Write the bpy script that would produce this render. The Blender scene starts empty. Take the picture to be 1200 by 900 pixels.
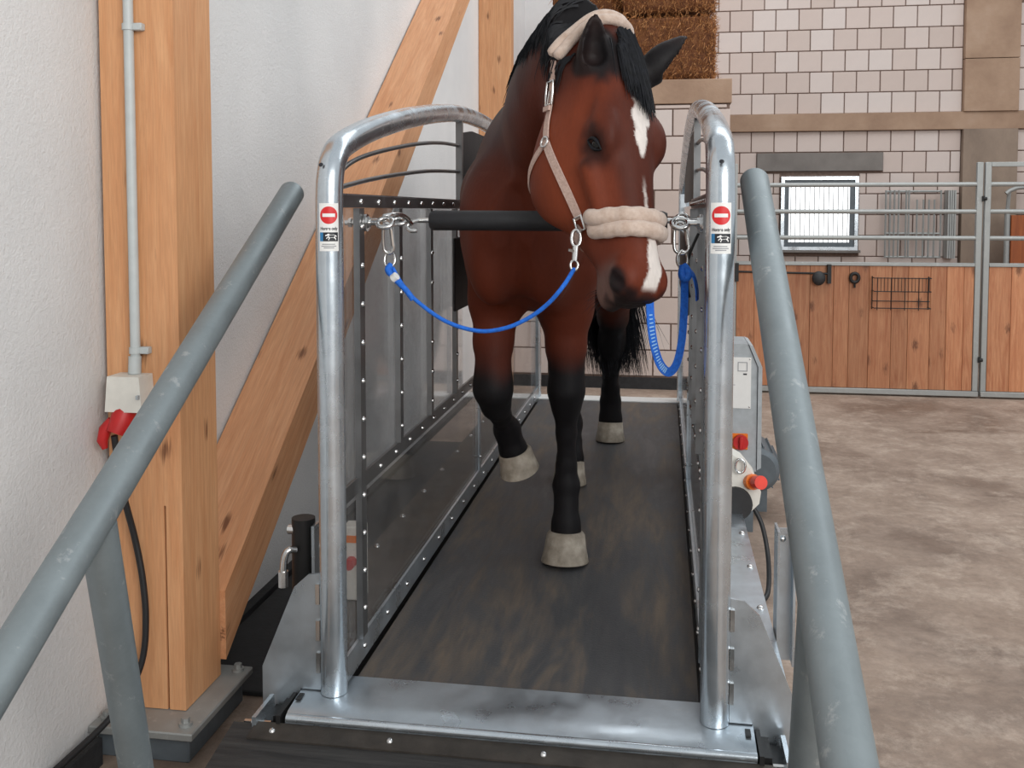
import bpy, bmesh, math, random
import numpy as np
from mathutils import Vector, Matrix, noise
from mathutils.bvhtree import BVHTree
random.seed(7)
SC = bpy.context.scene
COL = SC.collection

# ------------------------------------------------------------ camera
cam_d = bpy.data.cameras.new('camera')
cam = bpy.data.objects.new('camera', cam_d)
COL.objects.link(cam)
YAW, PITCH, EYE = math.radians(8.888), math.radians(3.234), 1.40
Fw = Vector((-math.sin(YAW)*math.cos(PITCH), math.cos(YAW)*math.cos(PITCH), -math.sin(PITCH)))
Rt = Vector((math.cos(YAW), math.sin(YAW), 0))
Up = Rt.cross(Fw)
cam.matrix_world = Matrix(((Rt.x, Up.x, -Fw.x, 0), (Rt.y, Up.y, -Fw.y, 0), (Rt.z, Up.z, -Fw.z, EYE), (0, 0, 0, 1)))
cam_d.sensor_fit = 'HORIZONTAL'; cam_d.sensor_width = 36
cam_d.lens = 36*1130/1200
cam_d.shift_y = -139/1200
cam_d.clip_start = .05
SC.camera = cam

# ------------------------------------------------------------ light
W = bpy.data.worlds.new('overcast_daylight'); SC.world = W; W.use_nodes = True
bg = W.node_tree.nodes['Background']
bg.inputs[0].default_value = (.93, .97, 1, 1); bg.inputs[1].default_value = .62

def area(name, loc, target, sx, sy, power, col):
    d = bpy.data.lights.new(name, 'AREA'); d.shape = 'RECTANGLE'; d.size = sx; d.size_y = sy
    d.energy = power; d.color = col
    o = bpy.data.objects.new(name, d); COL.objects.link(o); o.location = loc
    o.rotation_euler = (Vector(target)-Vector(loc)).to_track_quat('-Z', 'Y').to_euler()
    return o
area('barn_door_daylight', (3.4, -3.2, 3.4), (-.6, 3.2, 1.0), 4.0, 3.2, 330, (1, .98, .95))
area('roof_skylight', (2.2, 6.0, 5.6), (1.2, 6.6, 0), 2.4, 6.0, 170, (.95, .98, 1))

SC.view_settings.view_transform = 'Standard'; SC.view_settings.look = 'None'
SC.view_settings.exposure = 0.0; SC.view_settings.gamma = 1.0
SC.view_settings.use_curve_mapping = False

# ------------------------------------------------------------ materials
MATS = {}
def srgb(r, g, b):
    f = lambda c: (c/255/12.92) if c <= 10 else ((c/255+.055)/1.055)**2.4
    return (f(r), f(g), f(b), 1)

class NT:
    def __init__(s, name):
        s.m = bpy.data.materials.new(name); s.m.use_nodes = True; s.t = s.m.node_tree
        s.b = s.t.nodes['Principled BSDF']; s.out = s.t.nodes['Material Output']
        MATS[name] = s.m
    def n(s, kind, **kw):
        nd = s.t.nodes.new('ShaderNode'+kind)
        for k, v in kw.items():
            if k.startswith('i_'): nd.inputs[k[2:].replace('_', ' ')].default_value = v
            else: setattr(nd, k, v)
        return nd
    def l(s, a, b): s.t.links.new(a, b)
    def coords(s, scale=(1, 1, 1), kind='Object', rot=(0, 0, 0)):
        tc = s.n('TexCoord'); mp = s.n('Mapping'); s.l(tc.outputs[kind], mp.inputs[0])
        mp.inputs['Scale'].default_value = scale; mp.inputs['Rotation'].default_value = rot
        return mp.outputs[0]
    def world(s, scale=(1, 1, 1)):
        g = s.n('NewGeometry'); mp = s.n('Mapping'); s.l(g.outputs['Position'], mp.inputs[0])
        mp.inputs['Scale'].default_value = scale
        return mp.outputs[0]
    def noise(s, vec, scale, detail=4, rough=.55, dist=0):
        nd = s.n('TexNoise'); s.l(vec, nd.inputs['Vector'])
        nd.inputs['Scale'].default_value = scale; nd.inputs['Detail'].default_value = detail
        nd.inputs['Roughness'].default_value = rough; nd.inputs['Distortion'].default_value = dist
        return nd.outputs['Fac']
    def voro(s, vec, scale, feature='F1', out='Distance'):
        nd = s.n('TexVoronoi'); nd.feature = feature; s.l(vec, nd.inputs['Vector']); nd.inputs['Scale'].default_value = scale
        return nd.outputs[out]
    def ramp(s, fac, stops):
        nd = s.n('ValToRGB'); s.l(fac, nd.inputs[0]); cr = nd.color_ramp
        while len(cr.elements) < len(stops): cr.elements.new(.5)
        for e, (p, c) in zip(cr.elements, stops): e.position = p; e.color = c if len(c) == 4 else (*c, 1)
        return nd.outputs[0]
    def mix(s, fac, a, b, mode='MIX'):
        nd = s.n('MixRGB', blend_type=mode)
        for i, v in enumerate((fac, a, b)):
            if hasattr(v, 'is_linked') or hasattr(v, 'links'): s.l(v, nd.inputs[i])
            else: nd.inputs[i].default_value = v
        return nd.outputs[0]
    def bump(s, h, strength, dist=.01):
        nd = s.n('Bump'); s.l(h, nd.inputs['Height']); nd.inputs['Strength'].default_value = strength
        nd.inputs['Distance'].default_value = dist; s.l(nd.outputs[0], s.b.inputs['Normal'])
    def set(s, col=None, rough=None, metal=None, **kw):
        for k, v in (('Base Color', col), ('Roughness', rough), ('Metallic', metal)):
            if v is None: continue
            if hasattr(v, 'links'): s.l(v, s.b.inputs[k])
            else: s.b.inputs[k].default_value = v
        for k, v in kw.items(): s.b.inputs[k.replace('_', ' ')].default_value = v
        return s
def g(v): return (v, v, v, 1)

def plain(name, col, rough=.5, metal=0, var=.12, scale=25, bump=.05):
    m = NT(name); v = m.coords()
    nz = m.noise(v, scale)
    dark = tuple(c*(1-var) for c in col[:3])+(1,); light = tuple(min(1, c*(1+var)) for c in col[:3])+(1,)
    m.set(m.ramp(nz, [(.3, dark), (.7, light)]), rough, metal)
    if bump: m.bump(m.noise(v, scale*3), bump)
    return m

def galv(name, col, rough, metal, spang=90, scr=True):
    m = NT(name); v = m.coords()
    cells = m.voro(v, spang, out='Color')
    sep = m.n('SeparateColor'); m.l(cells, sep.inputs[0])
    nz = m.noise(v, 9, 5)
    a = tuple(c*.98 for c in col[:3])+(1,); b = tuple(min(1, c*1.02) for c in col[:3])+(1,)
    base = m.ramp(sep.outputs[0], [(0, a), (1, b)])
    blot = m.ramp(nz, [(.35, g(.9)), (.6, g(1))])
    base = m.mix(1.0, base, blot, 'MULTIPLY')
    if scr:
        sc = m.noise(m.coords((1, 1, .6)), 28, 5, .7)
        base = m.mix(m.ramp(sc, [(.60, g(0)), (.70, g(.28))]), base, g(.7))
    m.set(base, m.ramp(nz, [(.3, g(max(.05, rough-.1))), (.7, g(rough+.12))]), metal)
    if scr: m.bump(m.noise(v, 60), .03)
    return m

def wood(name, light, dark, gscale=(1, 1, 1), knots=True, rough=.55, ksc=3.2, rnd=.25, kr=1.0):
    """grain runs along the axis with the small factor in gscale"""
    m = NT(name); v = m.coords(gscale)
    oi = m.n('ObjectInfo'); add = m.n('VectorMath', operation='ADD')
    sc = m.n('VectorMath', operation='SCALE'); m.l(oi.outputs['Random'], sc.inputs['Scale']); sc.inputs[0].default_value = (13.1, 7.7, 3.3)
    m.l(v, add.inputs[0]); m.l(sc.outputs[0], add.inputs[1]); v2 = add.outputs[0]
    g1 = m.noise(v2, 5, 4, .6, 1.2); g2 = m.noise(v2, 26, 3, .6, .3)
    base = m.ramp(g1, [(.25, dark), (.5, tuple((a+b)/2 for a, b in zip(dark, light))), (.75, light)])
    base = m.mix(.22, base, m.ramp(g2, [(.35, g(.45)), (.65, g(1))]), 'MULTIPLY')
    hue = m.ramp(oi.outputs['Random'], [(0, g(1-rnd)), (1, g(1))])
    base = m.mix(1, base, hue, 'MULTIPLY')
    if knots:
        kv = m.coords(tuple(.45+.55*min(1, q/6) for q in gscale))
        ad2 = m.n('VectorMath', operation='ADD'); m.l(kv, ad2.inputs[0]); m.l(sc.outputs[0], ad2.inputs[1])
        wob = m.mix(.04, ad2.outputs[0], m.n('TexNoise', i_Scale=30.0).outputs['Color'])
        d = m.voro(wob, ksc)
        base = m.mix(m.ramp(d, [(.06*kr, g(.8)), (.10*kr, g(.4)), (.15*kr, g(0))]), base, srgb(92, 48, 24))
    m.set(base, rough, 0)
    m.bump(g2, .08)
    return m

def build_mats():
    m = NT('plaster_white'); v = m.world()
    nz = m.noise(v, 1.3, 5); m.set(m.ramp(nz, [(.3, srgb(214, 214, 214)), (.7, srgb(232, 231, 230))]), .85)
    m.bump(m.noise(v, 85, 5, .75), .6, .009)
    m = NT('concrete_brown'); v = m.world()
    nz = m.noise(v, 2.2, 8, .65); m.set(m.ramp(nz, [(.3, srgb(146, 118, 98)), (.55, srgb(166, 138, 116)), (.75, srgb(178, 152, 132))]), .85)
    m.bump(m.noise(v, 30, 5), .25)
    m = NT('concrete_pillar'); v = m.world((1, 1, .5))
    nz = m.noise(v, 2.6, 8, .65); m.set(m.ramp(nz, [(.3, srgb(124, 108, 96)), (.55, srgb(148, 130, 115)), (.75, srgb(162, 144, 129))]), .85)
    m.bump(m.noise(v, 30, 5), .25)
    m = NT('concrete_lintel'); v = m.world()
    nz = m.noise(v, 4, 6); m.set(m.ramp(nz, [(.3, srgb(112, 106, 102)), (.7, srgb(136, 130, 125))]), .85); m.bump(m.noise(v, 50, 4), .15)
    m = NT('sand_lime_block'); v = m.coords()
    oi = m.n('ObjectInfo'); base = m.ramp(oi.outputs['Random'], [(0, srgb(198, 181, 172)), (.5, srgb(206, 190, 182)), (1, srgb(213, 201, 195))])
    base = m.mix(.35, base, m.ramp(m.noise(v, 6, 5), [(.3, g(.86)), (.7, g(1))]), 'MULTIPLY'); m.set(base, .8); m.bump(m.noise(v, 70, 3), .1)
    plain('mortar', srgb(120, 100, 90), .9, 0, .2, 40, .2)
    plain('black_bitumen', srgb(38, 38, 40), .7, 0, .3, 30, .2)
    m = NT('dirt_floor'); v = m.world()
    big = m.noise(v, .9, 6, .6, .6); mid = m.noise(v, 4.0, 10, .72, .4); fine = m.noise(v, 26, 6, .75)
    base = m.ramp(mid, [(.30, srgb(140, 120, 106)), (.48, srgb(156, 136, 121)), (.64, srgb(172, 152, 137))])
    wet = m.ramp(big, [(.38, srgb(128, 114, 106)), (.5, g(1)), (.7, g(1))])
    base = m.mix(.45, base, wet, 'MULTIPLY')
    dust = m.ramp(m.noise(v, 3.4, 14, .84, .2), [(.50, g(0)), (.60, g(.4)), (.68, g(.6))])
    base = m.mix(dust, base, srgb(206, 188, 172))
    base = m.mix(.5, base, m.ramp(fine, [(.32, g(.55)), (.6, g(1))]), 'MULTIPLY')
    m.set(base, m.ramp(big, [(.36, g(.45)), (.55, g(.85))])); m.bump(m.mix(.5, mid, fine), .35, .012)
    wood('glulam_upright', srgb(226, 172, 126), srgb(204, 142, 96), (7, 7, .45), ksc=8, rnd=.1)
    wood('glulam_brace', srgb(224, 170, 128), srgb(200, 138, 94), (.45, 7, 7), ksc=8, rnd=.05)
    wood('gate_plank', srgb(224, 160, 116), srgb(184, 110, 70), (7, 7, .5), ksc=9.0, rnd=.36, kr=1.7)
    wood('brown_door', srgb(176, 96, 46), srgb(140, 70, 32), (7, 7, .5), rnd=.1)
    galv('bright_steel', (.60, .66, .71, 1), .25, .9, 90, False)
    galv('sheet_steel', (.56, .62, .67, 1), .32, .88, 60)
    galv('dull_galvanised', (.25, .29, .305, 1), .5, .5, 110)
    galv('gate_steel', (.38, .39, .38, 1), .55, .5, 40)
    galv('strap_steel', (.22, .225, .23, 1), .38, .85, 20, False)
    galv('chrome', (.75, .75, .74, 1), .18, 1, 20, False)
    plain('brown_deck', srgb(92, 84, 76), .7, .2, .3, 9, .2)
    plain('dirty_strip', srgb(62, 57, 52), .55, .3, .35, 14, .2)
    plain('black_metal', srgb(34, 33, 33), .5, .3)
    plain('black_rubber', srgb(40, 40, 42), .6, 0, .2, 18, .1)
    plain('black_foam', srgb(32, 33, 36), .55, 0, .15, 40, .12)
    plain('cable_black', srgb(30, 30, 32), .5)
    plain('grey_paint', srgb(168, 174, 178), .4)
    plain('grey_plastic', srgb(186, 192, 192), .45, 0, .05)
    plain('white_plastic', srgb(224, 222, 214), .45, 0, .06)
    plain('motor_grey', srgb(92, 100, 106), .5)
    plain('red_plastic', srgb(190, 34, 34), .4)
    plain('orange_plastic', srgb(230, 120, 30), .4)
    plain('emergency_red', srgb(226, 60, 40), .4)
    plain('label_white', srgb(232, 232, 230), .4, 0, .03, 20, 0)
    plain('label_red', srgb(210, 34, 38), .4, 0, .04, 20, 0)
    plain('label_black', srgb(26, 28, 36), .4, 0, .04, 20, 0)
    plain('label_blue', srgb(44, 120, 170), .4, 0, .04, 20, 0)
    plain('label_grey', srgb(150, 152, 156), .4, 0, .04, 20, 0)
    plain('rope_blue', srgb(28, 108, 214), .7, 0, .2, 120, .3)
    m = NT('webbing_blue'); v = m.coords(); m.set(m.ramp(m.noise(v, 140), [(.3, srgb(18, 88, 190)), (.7, srgb(34, 116, 222))]), .65)
    m.bump(m.noise(v, 300), .2)
    plain('webbing_print', srgb(150, 196, 236), .65, 0, .05, 40, 0)
    m = NT('halter_webbing'); v = m.coords()
    m.set(m.ramp(m.noise(v, 160), [(.3, srgb(178, 150, 138)), (.7, srgb(204, 178, 166))]), .75); m.bump(m.noise(v, 280), .25)
    m = NT('fleece_beige'); v = m.coords()
    m.set(m.ramp(m.noise(v, 60, 6), [(.3, srgb(196, 170, 152)), (.7, srgb(222, 202, 188))]), .95, Sheen_Weight=.4)
    m.bump(m.noise(v, 130, 6, .8), .8, .006)
    # belt: dark rubber with brown smears along its length
    m = NT('treadmill_belt'); v = m.world((5, 1.1, 1)); vf = m.world((34, 4.0, 1))
    s1 = m.noise(v, 1.6, 7, .65, .4); s2 = m.noise(vf, 1.4, 5, .7)
    base = m.ramp(s2, [(.3, srgb(66, 67, 70)), (.7, srgb(76, 76, 77))])
    dirt = m.mix(.6, m.ramp(s1, [(.46, g(0)), (.64, g(.55))]), m.ramp(s2, [(.35, g(.25)), (.6, g(1))]), 'MULTIPLY')
    base = m.mix(dirt, base, srgb(126, 108, 88))
    m.set(base, m.ramp(s1, [(.35, g(.42)), (.6, g(.62))]), Specular_IOR_Level=.35); m.bump(m.noise(m.world(), 160, 2), .12)
    m = NT('ramp_rubber'); v = m.world((2, 30, 1)); s = m.noise(v, 2.0, 6, .7)
    m.set(m.ramp(s, [(.35, srgb(30, 30, 31)), (.66, srgb(56, 55, 54))]), .6); m.bump(s, .4)
    # clear acrylic: thin clear sheet with a Fresnel gloss
    m = NT('clear_acrylic'); m.t.nodes.remove(m.b)
    tr = m.n('BsdfTransparent'); tr.inputs[0].default_value = (.95, .955, .96, 1)
    gl = m.n('BsdfGlossy'); gl.inputs['Roughness'].default_value = .06; gl.inputs[0].default_value = (.9, .9, .9, 1)
    lw = m.n('LayerWeight'); pw = m.n('Math', operation='POWER'); m.l(lw.outputs['Facing'], pw.inputs[0]); pw.inputs[1].default_value = 5
    fr = m.n('Math', operation='MULTIPLY_ADD'); m.l(pw.outputs[0], fr.inputs[0]); fr.inputs[1].default_value = .9; fr.inputs[2].default_value = .035
    df = m.n('BsdfDiffuse'); df.inputs[0].default_value = (.35, .34, .33, 1)
    dirt = m.ramp(m.noise(m.world((2, 2, 2)), 2.5, 6, .7), [(.42, g(.03)), (.72, g(.16))])
    mx0 = m.n('MixShader'); m.l(dirt, mx0.inputs[0]); m.l(tr.outputs[0], mx0.inputs[1]); m.l(df.outputs[0], mx0.inputs[2])
    mx = m.n('MixShader'); m.l(fr.outputs[0], mx.inputs[0]); m.l(mx0.outputs[0], mx.inputs[1]); m.l(gl.outputs[0], mx.inputs[2])
    m.l(mx.outputs[0], m.out.inputs[0])
    # window: bright frosted daylight pane
    m = NT('lit_pane'); m.set(g(.9), .3, Emission_Color=(.95, .98, 1, 1), Emission_Strength=1.15)
    # horse
    m = NT('horse_coat'); at = m.n('VertexColor'); at.layer_name = 'Col'
    v = m.coords((1, 1, .35)); nz = m.noise(v, 130, 3)
    base = m.mix(.35, at.outputs[0], m.ramp(nz, [(.3, g(.72)), (.65, g(1))]), 'MULTIPLY')
    base = m.mix(.3, base, m.ramp(m.noise(v, 7, 4), [(.3, g(.7)), (.7, g(1))]), 'MULTIPLY')
    m.set(base, .58, Specular_IOR_Level=.2); m.bump(nz, .15, .004)
    m = NT('hair_black'); v = m.coords(); m.set(m.ramp(m.noise(v, 60), [(.3, srgb(14, 15, 18)), (.7, srgb(26, 28, 34))]), .6, Specular_IOR_Level=.25)
    m = NT('hoof_horn'); v = m.coords((1, 1, 1))
    m.set(m.ramp(m.noise(m.coords((2, 2, 2)), 14, 6), [(.3, srgb(132, 122, 108)), (.55, srgb(158, 148, 134)), (.75, srgb(182, 172, 158))]), .6); m.bump(m.noise(v, 90), .2)
    m = NT('eye_black'); m.set(srgb(12, 9, 8), .12, Specular_IOR_Level=.3)
    m = NT('straw'); oi = m.n('TexNoise', i_Scale=90.0); v = m.coords(); m.l(v, oi.inputs['Vector'])
    m.set(m.ramp(oi.outputs['Fac'], [(.3, srgb(120, 72, 36)), (.5, srgb(168, 110, 60)), (.72, srgb(208, 160, 104))]), .7)
    m = NT('hay_core'); v = m.coords()
    m.set(m.ramp(m.noise(v, 22, 8, .8), [(.3, srgb(78, 42, 22)), (.5, srgb(126, 76, 42)), (.72, srgb(172, 116, 68))]), .9); m.bump(m.noise(v, 60, 6, .8), 1, .03)
build_mats()

# ------------------------------------------------------------ mesh helpers
ORG = {}
class MB:
    def __init__(s): s.v = []; s.f = []
    def add(s, vs, fs):
        o = len(s.v); s.v += [tuple(p) for p in vs]; s.f += [tuple(i+o for i in f) for f in fs]; return s
    def box(s, x0, x1, y0, y1, z0, z1, bev=0):
        if bev <= 0:
            return s.add([(x0,y0,z0),(x1,y0,z0),(x1,y1,z0),(x0,y1,z0),(x0,y0,z1),(x1,y0,z1),(x1,y1,z1),(x0,y1,z1)],
                  [(0,3,2,1),(4,5,6,7),(0,1,5,4),(1,2,6,5),(2,3,7,6),(3,0,4,7)])
        bm = bmesh.new(); bmesh.ops.create_cube(bm, size=1)
        for v in bm.verts: v.co = ((x0+x1)/2+v.co.x*(x1-x0), (y0+y1)/2+v.co.y*(y1-y0), (z0+z1)/2+v.co.z*(z1-z0))
        bmesh.ops.bevel(bm, geom=bm.edges[:], offset=bev, segments=2 if bev > .004 else 1, affect='EDGES', profile=.5)
        bm.verts.index_update()
        s.add([v.co[:] for v in bm.verts], [[v.index for v in f.verts] for f in bm.faces]); bm.free(); return s
    def tube(s, pts, r, n=12, cap=True, closed=False):
        P = [Vector(p) for p in pts]; N = len(P)
        rs = r if hasattr(r, '__len__') else [r]*N
        T = [((P[(i+1) % N]-P[i-1]) if closed else (P[min(i+1, N-1)]-P[max(i-1, 0)])).normalized() for i in range(N)]
        ref = Vector((0, 0, 1)) if abs(T[0].z) < .9 else Vector((1, 0, 0))
        u = T[0].cross(ref).normalized(); vs = []
        for i in range(N):
            u = (u-T[i]*u.dot(T[i])).normalized(); w = T[i].cross(u)
            for k in range(n):
                a = 2*math.pi*k/n; vs.append(P[i]+(u*math.cos(a)+w*math.sin(a))*rs[i])
        fs = []
        for i in range(N if closed else N-1):
            j = (i+1) % N
            for k in range(n):
                k2 = (k+1) % n; fs.append((i*n+k, i*n+k2, j*n+k2, j*n+k))
        if cap and not closed: fs += [tuple(range(n))[::-1], tuple(range((N-1)*n, N*n))]
        return s.add(vs, fs)
    def prism(s, poly, axis, a, b):
        """poly in the two other axes (ordered), extruded along axis a..b"""
        n = len(poly)
        def p(q, t): return (t, q[0], q[1]) if axis == 'x' else ((q[0], t, q[1]) if axis == 'y' else (q[0], q[1], t))
        vs = [p(q, a) for q in poly]+[p(q, b) for q in poly]
        return s.add(vs, [tuple(range(n))[::-1], tuple(range(n, 2*n))]+[(i, (i+1) % n, n+(i+1) % n, n+i) for i in range(n)])
    def dome(s, c, axis, r, h, n=8):
        c = Vector(c); ax = Vector(axis).normalized(); u = ax.orthogonal().normalized(); w = ax.cross(u)
        vs = []
        for rr, hh in ((r, 0), (r*.85, h*.6), (r*.45, h)):
            vs += [c+ax*hh+(u*math.cos(2*math.pi*k/n)+w*math.sin(2*math.pi*k/n))*rr for k in range(n)]
        fs = [(j*n+k, j*n+(k+1) % n, (j+1)*n+(k+1) % n, (j+1)*n+k) for j in range(2) for k in range(n)]
        return s.add(vs, fs+[tuple(range(2*n, 3*n)), tuple(range(n))[::-1]])
    def ell(s, c, rx, ry, rz, n=16, m=10):
        vs = [(c[0], c[1], c[2]+rz)]
        for i in range(1, m):
            t = math.pi*i/m
            vs += [(c[0]+rx*math.sin(t)*math.cos(2*math.pi*k/n), c[1]+ry*math.sin(t)*math.sin(2*math.pi*k/n), c[2]+rz*math.cos(t)) for k in range(n)]
        vs.append((c[0], c[1], c[2]-rz)); e = len(vs)-1
        fs = [(0, 1+k, 1+(k+1) % n) for k in range(n)]
        fs += [(1+i*n+k, 1+(i+1)*n+k, 1+(i+1)*n+(k+1) % n, 1+i*n+(k+1) % n) for i in range(m-2) for k in range(n)]
        fs += [(e, 1+(m-2)*n+(k+1) % n, 1+(m-2)*n+k) for k in range(n)]
        return s.add(vs, fs)
    def ribbon(s, pts, nrm, width, th):
        P = [Vector(p) for p in pts]; N = len(P); vs = []
        ws = width if hasattr(width, '__len__') else [width]*N
        for i in range(N):
            t = (P[min(i+1, N-1)]-P[max(i-1, 0)]).normalized(); n = Vector(nrm[i]).normalized()
            sd = t.cross(n).normalized(); n = sd.cross(t).normalized()
            hw = ws[i]/2
            vs += [P[i]-sd*hw, P[i]+sd*hw, P[i]+sd*hw+n*th, P[i]-sd*hw+n*th]
        fs = [(i*4+k, i*4+(k+1) % 4, i*4+4+(k+1) % 4, i*4+4+k) for i in range(N-1) for k in range(4)]
        return s.add(vs, fs+[(3, 2, 1, 0), (N*4-4, N*4-3, N*4-2, N*4-1)])
    def build(s, name, mat, parent=None, smooth=None, kind=None):
        a = np.array(s.v, dtype=np.float64); c = (a.min(0)+a.max(0))/2
        me = bpy.data.meshes.new(name); me.from_pydata((a-c).tolist(), [], s.f)
        bm = bmesh.new(); bm.from_mesh(me); bmesh.ops.recalc_face_normals(bm, faces=bm.faces[:]); bm.to_mesh(me); bm.free()
        if smooth:
            me.polygons.foreach_set('use_smooth', [True]*len(me.polygons)); me.set_sharp_from_angle(angle=math.radians(smooth))
        return link(name, me, mat, c, parent, kind)
def link(name, me, mat, c, parent=None, kind=None):
    if mat and not me.materials: me.materials.append(MATS[mat])
    o = bpy.data.objects.new(name, me); COL.objects.link(o)
    po = ORG[parent.name] if parent else Vector((0, 0, 0))
    o.location = Vector(c)-po
    if parent: o.parent = parent
    ORG[o.name] = Vector(c)
    if kind: o['kind'] = kind
    return o
def inst(src, c, parent):
    """another copy of a mesh piece, centred at c"""
    return link(src.name.split('.')[0], src.data, None, c, parent)
def tag(o, label, cat, group=None):
    o['label'] = label; o['category'] = cat
    if group: o['group'] = group
    return o
def empty(name, loc, label=None, cat=None, group=None, kind=None):
    o = bpy.data.objects.new(name, None); COL.objects.link(o); o.location = loc; o.empty_display_size = .05
    ORG[o.name] = Vector(loc)
    if label: tag(o, label, cat, group)
    if kind: o['kind'] = kind
    return o
def struct(o, label=None):
    o['kind'] = 'structure'
    if label: o['label'] = label
    return o
def cr(pts, k=6, closed=False):
    """Catmull-Rom through pts"""
    P = [Vector(p) for p in pts]; N = len(P); out = []
    for i in range(N if closed else N-1):
        p0 = P[i-1] if (i > 0 or closed) else P[0]; p1 = P[i]; p2 = P[(i+1) % N]
        p3 = P[(i+2) % N] if (i+2 < N or closed) else P[-1]
        for j in range(k):
            t = j/k; out.append(.5*((2*p1)+(p2-p0)*t+(2*p0-5*p1+4*p2-p3)*t*t+(3*p1-p0-3*p2+p3)*t**3))
    if not closed: out.append(P[-1])
    return out
# ------------------------------------------------------------ the barn
struct(MB().box(-3, 8, -4, 12, -.1, 0).build('floor', 'dirt_floor'))
struct(MB().box(-1.62, -1.43, -1.5, 10.3, 0, 4.6).build('wall_left', 'plaster_white'))
struct(MB().box(-1.43, -1.39, -1.5, 2.18, 0, .07).box(-1.43, -1.395, 2.6, 7.6, 0, .03).build('baseboard_left', 'black_bitumen'))

_bc = {}
def blocks(parent, x0, x1, y0, z0, z1, bw, bh, joint=.011, skip=(), depth=.03, off=0):
    """courses of single blocks, shared meshes, clipped at the ends and around the skip boxes (xa, xb, za, zb)"""
    z = z0; r = off
    while z < z1-.03:
        h = min(bh, z1-z)
        spans = [(x0, x1)]
        for (xa, xb, za, zb) in skip:
            if min(zb, z+h)-max(za, z) > .3*h:
                ns = []
                for a, b in spans:
                    if xb <= a or xa >= b: ns.append((a, b)); continue
                    if xa-a > .03: ns.append((a, xa))
                    if b-xb > .03: ns.append((xb, b))
                spans = ns
        x = x0-(bw/2 if r % 2 else 0)
        while x < x1:
            for a, b in spans:
                xa, xb = max(x, a), min(x+bw, b)
                w = xb-xa-joint; hh = h-joint
                if w < .03: continue
                c = ((xa+xb)/2, y0+depth/2+random.uniform(-.0015, .0015), z+h/2)
                key = (round(w, 3), round(hh, 3))
                if key not in _bc:
                    o = MB().box(-w/2, w/2, -depth/2, depth/2, -hh/2, hh/2, .003).build('brick', 'sand_lime_block', None)
                    _bc[key] = o.data; o.location = Vector(c)-ORG[parent.name]; o.parent = parent
                else: link('brick', _bc[key], None, c, parent)
            x += bw
        z += h; r += 1

# the low block wall behind the treadmill, with a long capping stone
wm = struct(MB().box(-1.43, .498, 7.612, 7.8, 0, 2.22).build('wall_middle', 'mortar'))
blocks(wm, -1.17, .506, 7.6, .10, 2.22, .275, .2085)
MB().box(-1.43, .512, 7.595, 7.81, 2.225, 2.41, .004).build('capstone', 'concrete_brown', wm)
struct(MB().box(-1.43, .50, 7.588, 7.611, 0, .09).build('baseboard_middle', 'black_bitumen'))
loft = struct(MB().box(-1.43, .48, 7.81, 9.95, 2.33, 2.405).build('ceiling_loft', 'gate_plank'))
p = MB().box(-1.428, -1.175, 7.45, 7.598, 0, 4.5, .004).build('timber_post', 'glulam_upright')
tag(p, 'far timber post in the corner behind the horse', 'post')

# the tall wall at the back of the stall
wb = struct(MB().box(-1.6, 5.2, 10.012, 10.25, 0, 4.6).build('wall_back', 'mortar'))
MB().box(-1.43, .2, 9.995, 10.02, 0, 4.6).build('plaster_panel', 'plaster_white', wb)
SK = [(1.155, 1.915, 1.0, 1.745), (.927, 2.134, 1.79, 1.98)]
blocks(wb, .2, 2.86, 10.0, 2.19-.207*9, 2.19, .223, .207, .010, SK)
blocks(wb, .2, 2.86, 10.0, 2.36, 4.0, .223, .207, .010)
blocks(wb, 3.36, 4.2, 10.0, 2.36, 3.4, .223, .207, .010)
blocks(wb, 3.36, 4.2, 10.0, 2.19-.207*4, 2.19, .223, .207, .010)
MB().box(.2, 5.0, 9.955, 10.02, 2.19, 2.36, .004).build('ledge_beam', 'concrete_brown', wb)
MB().box(2.86, 3.355, 9.93, 10.02, 2.36, 2.86, .003).build('pillar_block', 'concrete_brown', wb)
MB().box(2.86, 3.355, 9.93, 10.02, 2.866, 4.5, .003).build('pillar_block', 'concrete_brown', wb)
MB().box(2.86, 3.355, 9.925, 10.02, 0, 2.19, .003).build('pillar_block', 'concrete_pillar', wb)
MB().box(.927, 2.134, 9.97, 10.02, 1.796, 1.975, .003).build('lintel', 'concrete_lintel', wb)

win = struct(empty('window_1', (1.535, 9.98, 1.01)))
def rect_frame(x0, x1, z0, z1, y0, y1, t):
    m = MB()
    m.box(x0, x1, y0, y1, z1-t, z1).box(x0, x1, y0, y1, z0, z0+t).box(x0, x0+t, y0, y1, z0+t, z1-t).box(x1-t, x1, y0, y1, z0+t, z1-t)
    return m
rect_frame(1.165, 1.905, 1.01, 1.74, 9.95, 10.03, .032).build('window_frame', 'bright_steel', win)
rect_frame(1.197, 1.873, 1.042, 1.708, 9.965, 9.995, .045).build('sash', 'motor_grey', win)
MB().box(1.24, 1.83, 9.984, 9.99, 1.085, 1.665).build('pane', 'lit_pane', win)
for k in range(13):
    x = 1.262+k*.0455
    MB().tube([(x, 9.972, 1.085), (x, 9.972, 1.665)], .004, 6).build('window_bar', 'gate_steel', win)
MB().box(1.14, 1.93, 9.93, 10.02, .985, 1.01).build('window_sill', 'concrete_lintel', win)

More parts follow.
